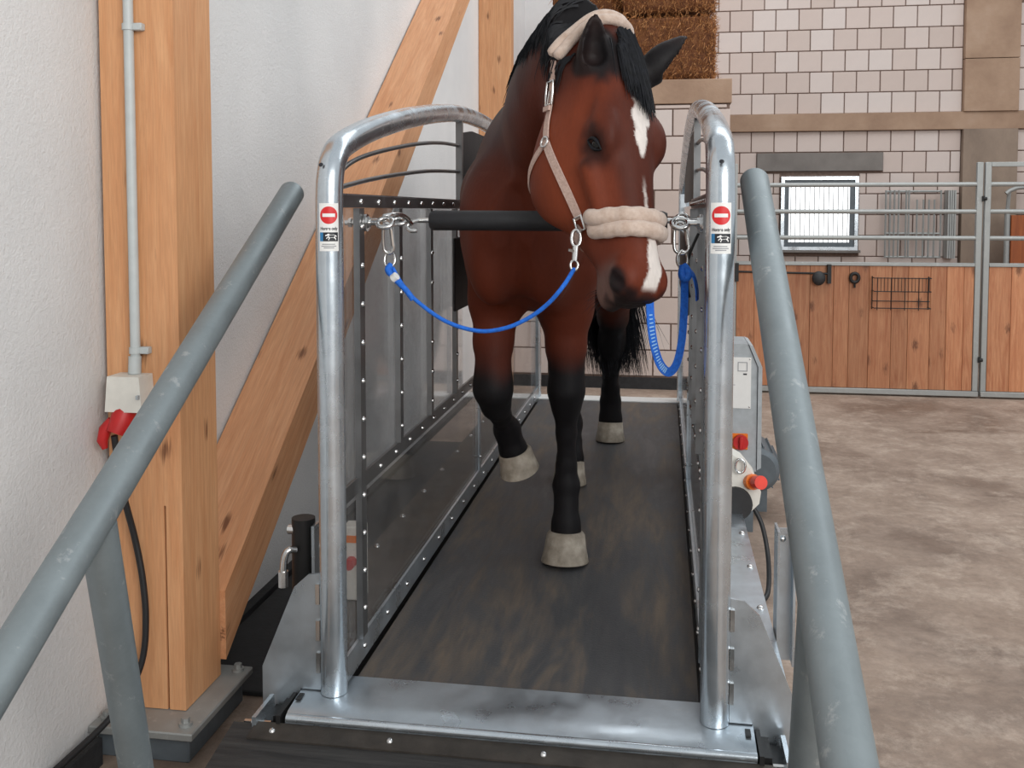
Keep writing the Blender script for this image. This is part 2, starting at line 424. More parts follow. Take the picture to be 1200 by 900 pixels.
# hay rack hung on the back wall
rk = empty('hay_rack', (2.47, 9.9, .9), 'grey metal bar rack hanging beside the bright window', 'rack')
for z in (.95, 1.18, 1.59): MB().tube([(2.15, 9.9, z), (2.66, 9.9, z)], .011, 8).build('cross_bar', 'gate_steel', rk, 40)
for k, x in enumerate((2.15, 2.19, 2.23, 2.27, 2.34, 2.365, 2.44, 2.50, 2.55, 2.60, 2.66)):
    MB().tube([(x, 9.892, .94), (x, 9.892, 1.60-(.09 if 5 < k < 10 else 0))], .009, 6).build('bar', 'gate_steel', rk, 40)
pl = MB()
for k in range(4): pl.box(2.72+k*.02, 2.735+k*.02, 9.87, 9.93, .94, 1.60)
pl.box(2.715, 2.80, 9.93, 9.99, .94, 1.60); pl.build('side_plate', 'gate_steel', rk)

# timber partition at the right, half hidden by the pillar
pt = empty('stall_partition', (3.7, 9.6, 0), 'brown wooden partition seen through the right gate', 'partition')
for k in range(6): MB().box(3.20+k*.16, 3.355+k*.16, 9.58, 9.62, .02, 1.36, .003).build('plank', 'brown_door', pt)
MB().tube([(3.17, 9.6, 0), (3.17, 9.6, 1.42)], .025, 10).build('post', 'gate_steel', pt, 40)
MB().tube(cr([(3.14, 9.56, 1.56), (3.2, 9.56, 1.60), (3.35, 9.56, 1.62), (4.1, 9.56, 1.62)]), .02, 10).tube([(3.17, 9.6, 1.42), (3.17, 9.57, 1.58)], .018, 8).build('top_tube', 'gate_steel', pt, 40)

# ------------------------------------------------------------ stall gates
def gate(name, x0, x1, edges, label, ztop, rails_to_top):
    t = empty(name, ((x0+x1)/2, 7.62, 0), label, 'gate')
    fr = MB()
    fr.box(x0, x1, 7.585, 7.655, .012, .052, .004)
    fr.box(x0, x0+.042, 7.6, 7.64, .052, ztop, .004).box(x1-.042, x1, 7.6, 7.64, .052, ztop, .004)
    fr.box(x0+.042, x1-.042, 7.598, 7.642, .985, 1.012, .003)
    if rails_to_top: fr.box(x0+.042, x1-.042, 7.604, 7.636, ztop-.034, ztop, .003)
    fr.build('frame', 'gate_steel', t, 40)
    for z in (1.197, 1.395, 1.597):
        MB().tube([(x0+.04, 7.62, z), (x1-.04, 7.62, z)], .0175, 10).build('rail', 'gate_steel', t, 40)
    for a, b in zip(edges[:-1], edges[1:]):
        MB().box(a+.001, b-.001, 7.606+random.uniform(0, .003), 7.634, .054, .984, .002).build('plank', 'gate_plank', t)
    return t
g1 = gate('stall_gate', .522, 2.337, [.565, .701, .808, .935, 1.114, 1.288, 1.401, 1.546, 1.71, 1.829, 1.987, 2.102, 2.223, 2.294],
          'wide wooden plank stall gate behind the treadmill, in front of the window', 1.76, False)
g2 = gate('stall_gate', 2.352, 4.1, [2.396+.158*k for k in range(11)]+[4.057], 'wooden plank stall gate at the right edge, with a top bar', 1.76, True)
for z in (.29, 1.49):
    MB().tube([(2.337, 7.585, z), (2.36, 7.585, z)], .013, 10).box(2.33, 2.345, 7.58, 7.62, z-.02, z+.02).build('hinge', 'black_metal', g2, 40)
MB().tube(cr([(2.78, 7.59, .86), (2.70, 7.585, .90), (2.66, 7.58, .905)]), .009, 8).build('hook', 'black_metal', g2, 40)
# latch bar with rubber bumper, ring and wire basket on the left gate
lb = MB().tube([(.56, 7.57, .935), (1.245, 7.57, .925)], .008, 8)
lb.box(.552, .578, 7.56, 7.605, .86, 1.0); lb.box(1.235, 1.262, 7.56, 7.605, .85, .995); lb.build('latch_bar', 'black_metal', g1, 40)
MB().ell((1.17, 7.56, .89), .05, .035, .055).build('bumper', 'black_rubber', g1, 60)
rg = MB(); rg.tube([(1.436+.03*math.cos(a), 7.585, .895+.034*math.sin(a)) for a in np.linspace(0, 2*math.pi, 16)[:-1]], .013, 8, closed=True)
rg.tube([(1.436, 7.59, .865), (1.436, 7.58, .82)], .008, 6); rg.build('tether_ring', 'black_metal', g1, 50)
bk = empty('wire_basket', (1.765, 7.54, .67), 'black wire basket hanging on the plank gate below the rack', 'basket')
fr = MB()
for z in (.675, .725, .80, .90):
    yy = 7.51 if z > .79 or z < .7 else 7.55
    fr.tube([(1.565, 7.6, z), (1.565, yy, z), (1.968, yy, z), (1.968, 7.6, z)], .004, 6)
fr.tube([(1.565, 7.59, .66), (1.565, 7.59, .91)], .004, 6).tube([(1.968, 7.59, .66), (1.968, 7.59, .91)], .004, 6)
fr.build('basket_rim', 'black_metal', bk, 40)
for k in range(16):
    x = 1.585+k*.0245
    z0 = .66 if k % 4 == 0 else .80
    MB().tube([(x, 7.508, .905), (x, 7.508, z0)], .0022 if k % 4 else .0035, 5).build('wire', 'black_metal', bk)

# ------------------------------------------------------------ hay bales on the block wall
def bale(x0, x1, y0, y1, z0, z1, label, straws=3200):
    t = empty('hay_bale', ((x0+x1)/2, (y0+y1)/2, z0), label, 'hay bale', 'hay bales stacked on the block wall')
    bm = bmesh.new(); bmesh.ops.create_cube(bm, size=1)
    bmesh.ops.subdivide_edges(bm, edges=bm.edges[:], cuts=22, use_grid_fill=True)
    cx, cy, cz = (x0+x1)/2, (y0+y1)/2, (z0+z1)/2
    vs = []
    for v in bm.verts:
        p = Vector((v.co.x*2, v.co.y*2, v.co.z*2))
        q = Vector([math.copysign(abs(c), c) for c in p]); L = (abs(q.x)**9+abs(q.y)**9+abs(q.z)**9)**(1/9)
        q /= max(L, .001)
        w = Vector((cx+q.x*(x1-x0)/2, cy+q.y*(y1-y0)/2, cz+q.z*(z1-z0)/2))
        d = (noise.noise(w*9)*.016+noise.noise(w*28)*.010)
        w -= Vector((q.x*abs(d), q.y*abs(d), q.z*abs(d)*.5))
        vs.append(w)
    bm.verts.index_update()
    m = MB(); m.add(vs, [[v.index for v in f.verts] for f in bm.faces]); bm.free()
    m.build('hay_body', 'hay_core', t, 50)
    s = MB()
    for k in range(straws):
        face = random.random()
        if face < .62: p = Vector((random.uniform(x0, x1), y0+random.uniform(.0, .02), random.uniform(z0+.01, z1))); nrm = Vector((0, -1, 0))
        elif face < .82: p = Vector((random.uniform(x0, x1), random.uniform(y0, y0+.2), z1-.006)); nrm = Vector((0, -.3, 1))
        else: p = Vector((x1-.008, random.uniform(y0, y1), random.uniform(z0+.01, z1))); nrm = Vector((1, 0, 0))
        d = Vector((random.gauss(0, .45), random.gauss(0, .3), -abs(random.gauss(.8, .4)) if face < .62 else random.gauss(0, .6)))
        d = (d+nrm*random.uniform(.05, .35)).normalized()*random.uniform(.02, .075)
        sd = d.cross(Vector((random.random(), random.random(), random.random()))).normalized()*random.uniform(.0012, .0026)
        mid = p+d*.5+Vector((random.gauss(0, .004), -.003, random.gauss(0, .004)))
        e = p+d
        if e.z < z0: e.z = z0+.002
        s.add([p-sd, p+sd, mid+sd, mid-sd, e], [(0, 1, 2, 3), (3, 2, 4)])
    s.build('loose_straw', 'straw', t, kind='stuff')
    return t
bale(-.340, .388, 7.64, 8.05, 2.414, 2.905, 'lower brown hay bale on the block wall, right of the horse\'s ears')
bale(-.335, .385, 7.66, 8.07, 2.935, 3.40, 'upper hay bale on top of the right bale, cut by the picture\'s top')
bale(-.93, -.345, 7.78, 8.2, 2.414, 2.89, 'yellowish hay bale just above the horse\'s neck', 2400)
bale(-.90, -.341, 7.80, 8.22, 2.922, 3.40, 'upper left hay bale at the picture\'s top, beside the white wall', 2400)

# ------------------------------------------------------------ timber column with brace
ct = empty('timber_column', (-1.315, 2.382, 0), 'tall laminated timber column on a steel foot plate against the white wall', 'column')
xs0, xs1, sl = -1.416, -1.216, -1.264
MB().prism([(xs0, .1), (sl-.003, .1), (sl-.003, .64), (sl+.003, .64), (sl+.003, .1), (xs1, .1), (xs1, 4.6), (xs0, 4.6)], 'y', 2.282, 2.482).build('timber_shaft', 'glulam_upright', ct)
MB().box(-1.428, -1.148, 2.178, 2.545, .078, .098, .003).build('foot_plate', 'gate_steel', ct)
MB().box(-1.425, -1.175, 2.215, 2.535, 0, .078, .004).build('plinth', 'motor_grey', ct)
for x, y in ((-1.185, 2.22), (-1.18, 2.515), (-1.40, 2.22)):
    MB().tube([(x, y, .098), (x, y, .106)], .017, 12).tube([(x, y, .106), (x, y, .118)], .011, 6).build('anchor_bolt', 'gate_steel', ct, 40)
# brace: box of length L, local x along the brace
ang = math.atan(.735); Lb = 5.5; th = .158
b = MB().prism([(0, 0), (Lb, 0), (Lb, -th), (-th*math.tan(ang), -th)], 'y', -.11, .11)
bo = b.build('timber_brace', 'glulam_brace', None)
cpos = Vector(ORG[bo.name])
bo.rotation_euler = (0, -ang, math.pi/2)
Mx = Matrix.Rotation(math.pi/2, 4, 'Z') @ Matrix.Rotation(-ang, 4, 'Y')
start = Vector((-1.31, 2.484, .497+(2.484-2.697)*.739))       # upper arris where it meets the column
bo.location = start + Mx @ cpos
tag(bo, 'diagonal timber brace rising from the column along the white wall', 'brace')

# conduit, socket, plug and cable on the column
cd = empty('conduit', (-1.328, 2.27, 1.0), 'thin grey electrical conduit running down the timber column', 'conduit')
MB().tube([(-1.328, 2.268, 1.02), (-1.326, 2.268, 4.5)], .0125, 14).build('pipe', 'grey_plastic', cd, 40)
for z in (1.045, 1.86, 2.7):
    MB().tube([(-1.328, 2.268, z-.008), (-1.328, 2.268, z+.008)], .0155, 14).box(-1.315, -1.290, 2.262, 2.282, z-.009, z+.009, .002).build('clip', 'grey_plastic', cd, 40)
so = empty('wall_socket', (-1.33, 2.26, .88), 'white industrial socket with red plug on the timber column', 'socket')
sb = MB(); sb.prism([(-1.376, .985), (-1.290, .985), (-1.284, .895), (-1.384, .895)], 'y', 2.215, 2.281); sb.build('housing', 'white_plastic', so, 30)
MB().tube([(-1.328, 2.262, .985), (-1.328, 2.266, 1.03)], .016, 12).build('gland', 'grey_plastic', so, 40)
MB().tube([(-1.343, 2.245, .90), (-1.348, 2.232, .872), (-1.358, 2.22, .840)], [.029, .029, .024], 16).build('plug', 'red_plastic', so, 40)
MB().tube([(-1.372, 2.228, .872), (-1.388, 2.222, .848), (-1.394, 2.218, .820), (-1.386, 2.216, .800)], [.012, .016, .014, .007], 12).build('plug_lid', 'red_plastic', so, 50)
MB().box(-1.294, -1.288, 2.205, 2.22, .93, .94).build('screw', 'grey_paint', so)
tag(MB().tube(cr([(-1.360, 2.216, .835), (-1.355, 2.235, .70), (-1.338, 2.262, .56), (-1.320, 2.265, .45), (-1.312, 2.262, .34), (-1.318, 2.25, .24), (-1.345, 2.22, .16), (-1.372, 2.16, .115), (-1.40, 2.02, .085), (-1.405, 1.8, .08), (-1.405, 1.4, .08)], 8), .0085, 8).build('power_cable', 'cable_black', None, 60),
    'black power cable hanging from the red plug down the column', 'cable')
# ------------------------------------------------------------ treadmill
XL, XR = -.78, .126                      # hoop planes
def mir(x): return XL+XR-x
ZB = .23
tm = empty('horse_treadmill', (-.327, 4.05, 0), 'long galvanised horse treadmill with clear side panels', 'treadmill')
MB().box(-.752, .098, 2.272, 5.90, ZB-.02, ZB, .004).build('belt', 'treadmill_belt', tm)
MB().box(-.90, .246, 2.10, 6.0, .03, ZB-.021).build('bed', 'black_metal', tm)
# front cross plate with rolled lip
MB().prism([(2.270, ZB+.004), (2.150, ZB+.002), (2.098, ZB-.004), (2.082, ZB-.014), (2.078, ZB-.03), (2.085, ZB-.03), (2.102, ZB-.014), (2.270, ZB-.018)], 'x', -.862, .212).build('front_plate', 'sheet_steel', tm, 30)
MB().tube([(-.858, 2.082, ZB-.012), (.212, 2.082, ZB-.012)], .010, 10).build('front_lip', 'bright_steel', tm, 40)
MB().box(-.80, .15, 5.905, 6.04, ZB-.03, ZB+.006, .003).build('rear_plate', 'label_white', tm)
bolt_src = None
def bolt(c, axis, parent, r=.0075, h=.006):
    """dome-headed bolts share one mesh per axis and size"""
    key = (tuple(axis), r)
    if key not in bolt.c:
        o = MB().dome((0, 0, 0), axis, r, h).build('bolt', 'chrome', None, 50)
        bolt.c[key] = (o.data, Vector(ORG[o.name])); o.location = Vector(c)+ORG[o.name]-ORG[parent.name]; o.parent = parent; ORG[o.name] = Vector(c)
        return o
    me, off = bolt.c[key]
    return link('bolt', me, None, Vector(c)+off, parent)
bolt.c = {}

def side(s):
    """s = -1 left panel wall, +1 right panel wall"""
    X = (lambda x: x) if s < 0 else mir
    xin = 1 if s < 0 else -1                                        # towards the belt
    def bx(m, xa, xb, *r):
        a, b = X(xa), X(xb); return m.box(min(a, b), max(a, b), *r)
    hp = [(2.19, .235), (2.19, .7), (2.19, 1.2), (2.189, 1.40)]
    arch = [(2.19, 1.40), (2.196, 1.47), (2.225, 1.525), (2.30, 1.565), (2.57, 1.628), (3.04, 1.705), (3.6, 1.768), (4.08, 1.785)]
    full = arch+[(8.16-y, z) for y, z in arch[-2::-1]]
    path = cr([(X(-.78), y, z) for y, z in full], 20)
    path = [Vector((X(-.78), 2.19, .2335)), Vector((X(-.78), 2.19, .8))]+path+[Vector((X(-.78), 5.97, .8)), Vector((X(-.78), 5.97, .2335))]
    hoop = MB().tube(path, .0325, 24).build('hoop_rail', 'bright_steel', tm, 60)
    MB().dome((X(-.78)-(.012 if s < 0 else 0), 2.170-(.006 if s > 0 else 0), 1.508), (0, -1, .45), .0055, .0012, 12).build('drain_hole', 'label_black', hoop)
    # flat bars: top, middle, bottom, all on the belt side of the hoop
    xa, xb = -.765, -.757
    top = MB(); bx(top, xa, xb, 2.215, 3.66, 1.408, 1.438); top = top.build('top_bar', 'strap_steel', tm)
    lip = MB(); bx(lip, -.79, xb, 2.215, 3.66, 1.438, 1.442); lip.build('top_lip', 'sheet_steel', tm)
    for k in range(9): bolt((X(-.757), 2.36+k*.155, 1.423), (xin, 0, 0), top)
    midb = MB(); bx(midb, xa, xb, 2.215, 3.97, .685, .725); midb = midb.build('middle_bar', 'strap_steel', tm)
    for k in range(11): bolt((X(-.757), 2.36+k*.155, .705), (xin, 0, 0), midb)
    bot = MB(); bx(bot, xa, xb, 2.215, 5.94, .240, .305); bot = bot.build('bottom_bar', 'sheet_steel', tm)
    for k in range(17): bolt((X(-.757), 2.36+k*.21, .272), (xin, 0, 0), bot)
    for i, (y, w) in enumerate(((2.345, .042), (2.712, .036), (3.092, .034), (3.48, .034))):
        st = MB(); bx(st, -.756, -.750, y-w/2, y+w/2, .306 if i == 0 else .726, 1.407)
        bx(st, -.764, -.748, y-w/2-.004, y-w/2, .306 if i == 0 else .726, 1.407)
        so = st.build('upright_strap', 'strap_steel', tm)
        n = 11 if i == 0 else 7
        for k in range(n):
            z = 1.36-k*.098
            if abs(z-.705) < .03: continue
            bolt((X(-.750), y, z), (xin, 0, 0), so)
    st = MB(); bx(st, xa, xb, 3.955, 3.985, .306, .684); so = st.build('upright_strap', 'sheet_steel', tm)
    for z in (.36, .6): bolt((X(-.757), 3.97, z), (xin, 0, 0), so)
    # panes: upper bays, lower long pane, rear frameless pane
    for a, b, c, d in ((2.215, 2.735, .7, 1.42), (2.737, 3.115, .7, 1.42), (3.117, 3.66, .7, 1.42), (2.215, 3.97, .26, .70), (3.975, 5.94, .26, 1.42)):
        pn = MB(); bx(pn, -.772, -.766, a, b, c, d); pn.build('pane', 'clear_acrylic', tm)
    ep = MB(); bx(ep, -.785, -.757, 5.90, 5.935, .235, 1.5); ep.build('end_post', 'sheet_steel', tm)
    # curved wires and short upright under the arch
    up = MB(); bx(up, -.79, -.765, 3.65, 3.672, 1.44, 1.742); up.build('arch_upright', 'strap_steel', tm)
    for pts in (((2.225, 1.475), (2.346, 1.520), (2.57, 1.560), (3.0, 1.612), (3.35, 1.640), (3.655, 1.651)),
                ((2.222, 1.452), (2.50, 1.483), (2.83, 1.511), (3.2, 1.535), (3.655, 1.551))):
        MB().tube(cr([(X(-.78), y, z) for y, z in pts]), .0065, 8).build('arch_wire', 'strap_steel', tm, 50)
    # black rubber boards along the rear half
    pdp = [(3.675, 1.445), (5.6, 1.445), (5.55, 1.58), (5.06, 1.665), (4.4, 1.725), (3.9, 1.725), (3.675, 1.70)]
    pd = MB().prism([(y, z) for y, z in pdp], 'x', X(-.786), X(-.774)); pd.build('rubber_board', 'black_rubber', tm)
    pd = MB(); bx(pd, -.748, -.738, 3.40, 4.9, 1.035, 1.303, .004); pd.build('rubber_board', 'black_rubber', tm)
    # gusset plate at the foot of the hoop, weld tabs
    gp = [(X(-.813), .524), (X(-.842), .520), (X(-.878), .487), (X(-.962), .285), (X(-.962), .12), (X(-.865), .12), (X(-.865), .236), (X(-.813), .236)]
    gs = MB().prism(gp, 'y', 2.186, 2.194).build('gusset_plate', 'sheet_steel', tm)
    for z in (.28, .36, .45): 
        w = MB(); bx(w, -.822, -.812, 2.180, 2.186, z, z+.05); w.build('weld_tab', 'chrome', gs)
    # side deck with bolts
    dk = MB(); bx(dk, -.955, -.775, 2.20, 5.95, .262, .280); bx(dk, -.955, -.949, 2.20, 5.95, .05, .262); dk = dk.build('side_deck', 'brown_deck' if s < 0 else 'sheet_steel', tm)  # left deck in dark brown-grey, right deck in plain sheet steel
    for k in range(10): bolt((X(-.935), 2.42+k*.32, .280), (0, 0, 1), dk, .011, .008)
    # ramp hinge hardware
    hg = empty_part('ramp_hinge', (X(-.895), 2.12, .2), tm)
    h1 = MB(); bx(h1, -.925, -.868, 2.05, 2.18, .165, .195); bx(h1, -.880, -.870, 2.07, 2.18, .195, .228); h1.build('hinge_block', 'black_metal', hg)
    MB().tube([(X(-.965), 2.09, .195), (X(-.90), 2.09, .195)], .008, 8).tube([(X(-.945), 2.09, .195), (X(-.935), 2.09, .195)], .015, 6).build('hinge_bolt', 'chrome', hg, 40)
    h2 = MB(); bx(h2, -.935, -.925, 2.06, 2.17, .17, .225); h2.build('hinge_plate', 'bright_steel', hg)
    sl = MB(); bx(sl, -.858, -.846, 2.135, 2.165, ZB+.003, ZB+.006); sl.build('slot', 'black_metal', tm)
    return hoop
def empty_part(name, loc, parent):
    o = bpy.data.objects.new(name, None); COL.objects.link(o); o.empty_display_size = .03
    o.location = Vector(loc)-ORG[parent.name]; o.parent = parent; ORG[o.name] = Vector(loc)
    return o
hoopL = side(-1); hoopR = side(1)

# stickers wrapped round the front legs of the hoops
def wrap(cx, cy, r, pts2, faces, ang0):
    """(u across, z) points bent onto the post; ang0 = facing direction measured from -Y"""
    vs = []
    for u, z in pts2:
        a = ang0+u/.0325
        vs.append((cx+r*math.sin(a), cy-r*math.cos(a), z))
    return vs
def patch_rect(u0, u1, z0, z1, n=8):
    pts = [(u0+(u1-u0)*i/n, z) for z in (z0, z1) for i in range(n+1)]
    return pts, [(i, i+1, n+2+i, n+1+i) for i in range(n)]
def patch_disc(r, zc, n=32):
    pts = [(0, zc)]+[(r*math.cos(2*math.pi*k/n)*q, zc+r*math.sin(2*math.pi*k/n)*q) for q in (.5, 1) for k in range(n)]
    f = [(0, 1+k, 1+(k+1) % n) for k in range(n)]+[(1+k, 1+n+k, 1+n+(k+1) % n, 1+(k+1) % n) for k in range(n)]
    return pts, f
def text_mesh(txt, size):
    cu = bpy.data.curves.new('lettering', 'FONT'); cu.body = txt; cu.size = size; cu.align_x = 'CENTER'; cu.offset = size*.03
    o = bpy.data.objects.new('lettering', cu); COL.objects.link(o)
    dg = bpy.context.evaluated_depsgraph_get(); me = bpy.data.meshes.new_from_object(o.evaluated_get(dg))
    vs = [(v.co.x, v.co.y) for v in me.vertices]; fs = [tuple(p.vertices) for p in me.polygons]
    bpy.data.objects.remove(o); bpy.data.meshes.remove(me)
    return vs, fs
HORSE2D = [(-1.0, .42), (-.86, .62), (-.70, .60), (-.55, .78), (-.38, .80), (-.22, .60), (.1, .56), (.42, .62), (.6, .56), (.80, .50), (.98, .30), (.95, .18), (.78, .32), (.72, .18),
           (.74, .0), (.88, -.18), (.80, -.42), (.70, -.40), (.70, -.22), (.52, -.10), (.42, .06), (.1, .02), (-.18, .06), (-.22, -.16), (-.38, -.30), (-.30, -.46), (-.42, -.46), (-.52, -.28), (-.36, -.12),
           (-.42, .08), (-.62, -.02), (-.74, -.20), (-.84, -.16), (-.72, .10), (-.52, .22), (-.56, .42), (-.72, .40), (-.92, .32)]
def sticker(hoop, cx, ang0):
    cy = 2.19; z0, z1 = 1.306, 1.418; hw = .0235
    st = MB(); p, f = patch_rect(-hw, hw, z0, z1, 10); st.add(wrap(cx, cy, .0331, p, f, ang0), f)
    base = st.build('no_entry_sticker', 'label_white', hoop, 60)
    def layer(name, mat, p, f, r):
        m = MB(); m.add(wrap(cx, cy, r, p, f, ang0), f); o = m.build(name, mat, None, 60)
        c = ORG[o.name]; o.parent = hoop; o.location = c-ORG[hoop.name]
    p, f = patch_disc(.0205, 1.390); layer('red_disc', 'label_red', p, f, .0335)
    p, f = patch_rect(-.0145, .0145, 1.386, 1.394); layer('white_bar', 'label_white', p, f, .0339)
    p, f = text_mesh('Horses only', .0102); p = [(u*.80, z+1.3555) for u, z in p]; layer('lettering', 'label_black', p, f, .0336)
    p, f = patch_rect(-.0135, .0215, 1.329, 1.350); layer('black_field', 'label_black', p, f, .0335)
    p, f = patch_rect(-.0215, -.0135, 1.329, 1.350); layer('blue_field', 'label_blue', p, f, .0335)
    n = len(HORSE2D); p = [(.005+q[0]*.0135, 1.337+q[1]*.0125) for q in HORSE2D]
    layer('horse_emblem', 'label_white', p, [tuple(range(n))], .0340)
    m = ([], [])
    for k, (a, b, z) in enumerate(((-.016, .014, 1.321), (-.018, .017, 1.3165), (-.012, .012, 1.3125))):
        q, ff = patch_rect(a, b, z, z+.0022, 5); o = len(m[0]); m[0].extend(q); m[1].extend([tuple(i+o for i in t) for t in ff])
    layer('small_print', 'label_grey', m[0], m[1], .0335)
sticker(hoopL, XL, .30); sticker(hoopR, XR, .0)

# hydraulic cylinder behind the left gusset
hy = MB().tube([(-.908, 2.33, .285), (-.908, 2.33, .612)], .030, 20); hy = hy.build('hydraulic_cylinder', 'black_metal', tm, 40)
MB().tube([(-.945, 2.32, .583), (-.925, 2.32, .583)], .012, 10).build('fitting', 'chrome', hy, 40)
MB().tube(cr([(-.915, 2.295, .54), (-.932, 2.28, .54), (-.940, 2.275, .51), (-.942, 2.275, .45)]), .009, 10).tube([(-.942, 2.275, .49), (-.942, 2.275, .45)], .013, 8).build('hose_elbow', 'chrome', hy, 40)
MB().box(-.876, -.868, 2.30, 2.35, .285, .60).build('cylinder_bracket', 'sheet_steel', hy)
vb = MB().box(-.90, -.84, 2.60, 2.66, .285, .50, .004).build('valve_box', 'white_plastic', tm)
MB().tube([(-.87, 2.60, .40), (-.87, 2.57, .40)], .016, 12).build('valve_knob', 'red_plastic', vb, 40)
MB().box(-.895, -.845, 2.597, 2.6, .455, .475).build('warning_label', 'orange_plastic', vb)

# folded channel bracket on the right flank
ch = MB().box(.305, .311, 2.56, 2.64, .21, .56).box(.311, .352, 2.60, 2.606, .20, .558).box(.346, .352, 2.56, 2.60, .20, .558).build('channel_bracket', 'sheet_steel', tm)
bolt((.322, 2.600, .53), (0, -1, 0), ch, .009, .008)

# ------------------------------------------------------------ entry ramp and its handrails
rp = empty('entry_ramp', (-.327, 1.5, 0), 'black rubber ramp leading down from the front of the treadmill', 'ramp')
MB().prism([(2.072, .178), (2.072, .204), (1.15, .032), (1.05, .004), (1.05, .001), (1.15, .001)], 'x', -.985, .275).build('ramp_board', 'ramp_rubber', rp)
MB().prism([(2.074, .2045), (2.074, .2085), (2.020, .1985), (2.020, .1945)], 'x', -.93, .245).build('edge_strip', 'dirty_strip', rp)
for x in (-.88, -.60, -.25, .18): bolt((x, 2.047, .2035), (0, -.18, 1), rp, .008, .006)
def handrail(name, x, dx, ytop, ztop, label, ysup, lean, zlow, sl=.558, splay=0, mat='dull_galvanised'):
    t = empty(name, (x, 1.7, 0), label, 'handrail', 'ramp handrails')
    y1 = .75
    xx = lambda y: x+dx*(ytop-y)
    p0 = (x, ytop, ztop); p1 = (xx(y1), y1, ztop-sl*(ytop-y1))
    MB().tube([p0, ((p0[0]+p1[0])/2, (ytop+y1)/2, (p0[2]+p1[2])/2), p1], .0352, 28).build('rail_tube', mat, t, 50)
    zs = ztop-sl*(ytop-ysup)
    xs = xx(ysup)
    MB().tube([(xs, ysup, zs-.02), (xs+splay, ysup+lean*(zs-zlow), zlow+.01)], .033, 24).build('support_post', mat, t, 50)
    MB().box(xs+splay-.055, xs+splay+.055, ysup+lean*(zs-zlow)-.06, ysup+lean*(zs-zlow)+.06, zlow, zlow+.012, .002).build('foot_plate', mat, t)
    MB().tube([(x, ytop-.001, ztop-.0006), (x, ytop+.004, ztop+.0022)], .0335, 24).build('end_cap', mat, t, 50)
handrail('handrail', -1.05, .0465, 2.637, 1.452, 'thick grey sloping handrail tube in front of the timber column', 1.57, .33, 0, .558, -.075)
handrail('handrail', .224, .007, 2.472, 1.475, 'thick grey sloping handrail tube on the right of the treadmill', 1.42, .25, .135, .597, 0)

# ------------------------------------------------------------ control cabinet, motor, remote pendant
cb = empty('control_cabinet', (.30, 4.2, 0), 'grey electrical cabinet with a data plate and red main switch beside the treadmill', 'cabinet')
MB().prism([(.19, .2815), (.405, .2815), (.405, .735), (.365, .832), (.19, .832)], 'y', 4.2, 4.45).build('cabinet_body', 'grey_paint', cb, 20)
MB().prism([(.407, .29), (.424, .30), (.424, .735), (.385, .825), (.367, .832), (.407, .735)], 'y', 4.19, 4.46).build('cabinet_cover', 'grey_paint', cb, 20)
MB().box(.315, .40, 4.25, 4.42, 0, .28).build('cabinet_stand', 'motor_grey', cb)
dp = MB().box(.262, .378, 4.194, 4.2, .555, .775).build('data_plate', 'label_white', cb)
for x, z in ((.268, .562), (.372, .562), (.268, .768), (.372, .768)): bolt((x, 4.194, z), (0, -1, 0), dp, .004, .003)
rect_frame(.322, .362, .715, .755, 4.192, 4.194, .003).build('printed_mark', 'label_grey', dp)
MB().box(.275, .312, 4.192, 4.194, .655, .657).build('printed_line', 'label_grey', dp)
MB().box(.345, .36, 4.192, 4.194, .700, .706).build('printed_line', 'label_black', dp)
sw = MB().box(.298, .368, 4.192, 4.2, .376, .446, .003).build('switch_plate', 'orange_plastic', cb)
MB().tube([(.337, 4.192, .411), (.337, 4.170, .411)], .032, 20).box(.330, .344, 4.155, 4.17, .384, .438, .003).build('switch_knob', 'red_plastic', cb, 40)
mo = empty('motor', (.40, 4.35, 0), 'dark grey finned motor behind the control cabinet', 'motor')
MB().tube([(.44, 4.48, .21), (.44, 4.50, .21), (.44, 4.80, .21), (.44, 4.83, .21)], [.08, .10, .10, .08], 28).build('motor_body', 'motor_grey', mo, 40)
for k in range(14):
    a = math.radians(-160+k*25); u = Vector((math.sin(a), 0, math.cos(a))); w = Vector((math.cos(a), 0, -math.sin(a))); c = Vector((.44, 0, .21))
    q = [c+u*r+w*t+Vector((0, y, 0)) for y in (4.51, 4.79) for r, t in ((.098, -.003), (.098, .003), (.110, .003), (.110, -.003))]
    MB().add(q, [(0, 1, 2, 3), (4, 5, 6, 7), (0, 1, 5, 4), (1, 2, 6, 5), (2, 3, 7, 6), (3, 0, 4, 7)]).build('fin', 'motor_grey', mo)
MB().box(.37, .49, 4.55, 4.78, 0, .105).build('motor_foot', 'motor_grey', mo)
pe = empty('emergency_stop', (.29, 3.66, .28), 'white pendant with a red emergency stop on the treadmill flank', 'emergency stop')
pb = MB(); P = [(.20, .2815), (.33, .2815), (.362, .315), (.368, .36), (.345, .42), (.30, .475), (.255, .50), (.20, .50)]
pb.prism(P, 'y', 3.62, 3.74); pb.build('housing', 'white_plastic', pe, 50)
MB().tube([(.275, 3.60, .315), (.275, 3.62, .315)], .062, 24).build('black_disc', 'black_rubber', pe, 40)
MB().tube([(.330, 3.625, .395), (.338, 3.600, .402)], .029, 20).build('yellow_ring', 'orange_plastic', pe, 40)
MB().tube([(.336, 3.605, .400), (.345, 3.585, .406), (.360, 3.545, .416)], [.016, .024, .025], 20).build('red_button', 'emergency_red', pe, 40)
MB().tube([(.29+.018*math.cos(a), 3.60, .46+.026*math.sin(a)) for a in np.linspace(0, 2*math.pi, 14)[:-1]], .005, 8, closed=True).build('key_ring', 'chrome', pe, 50)
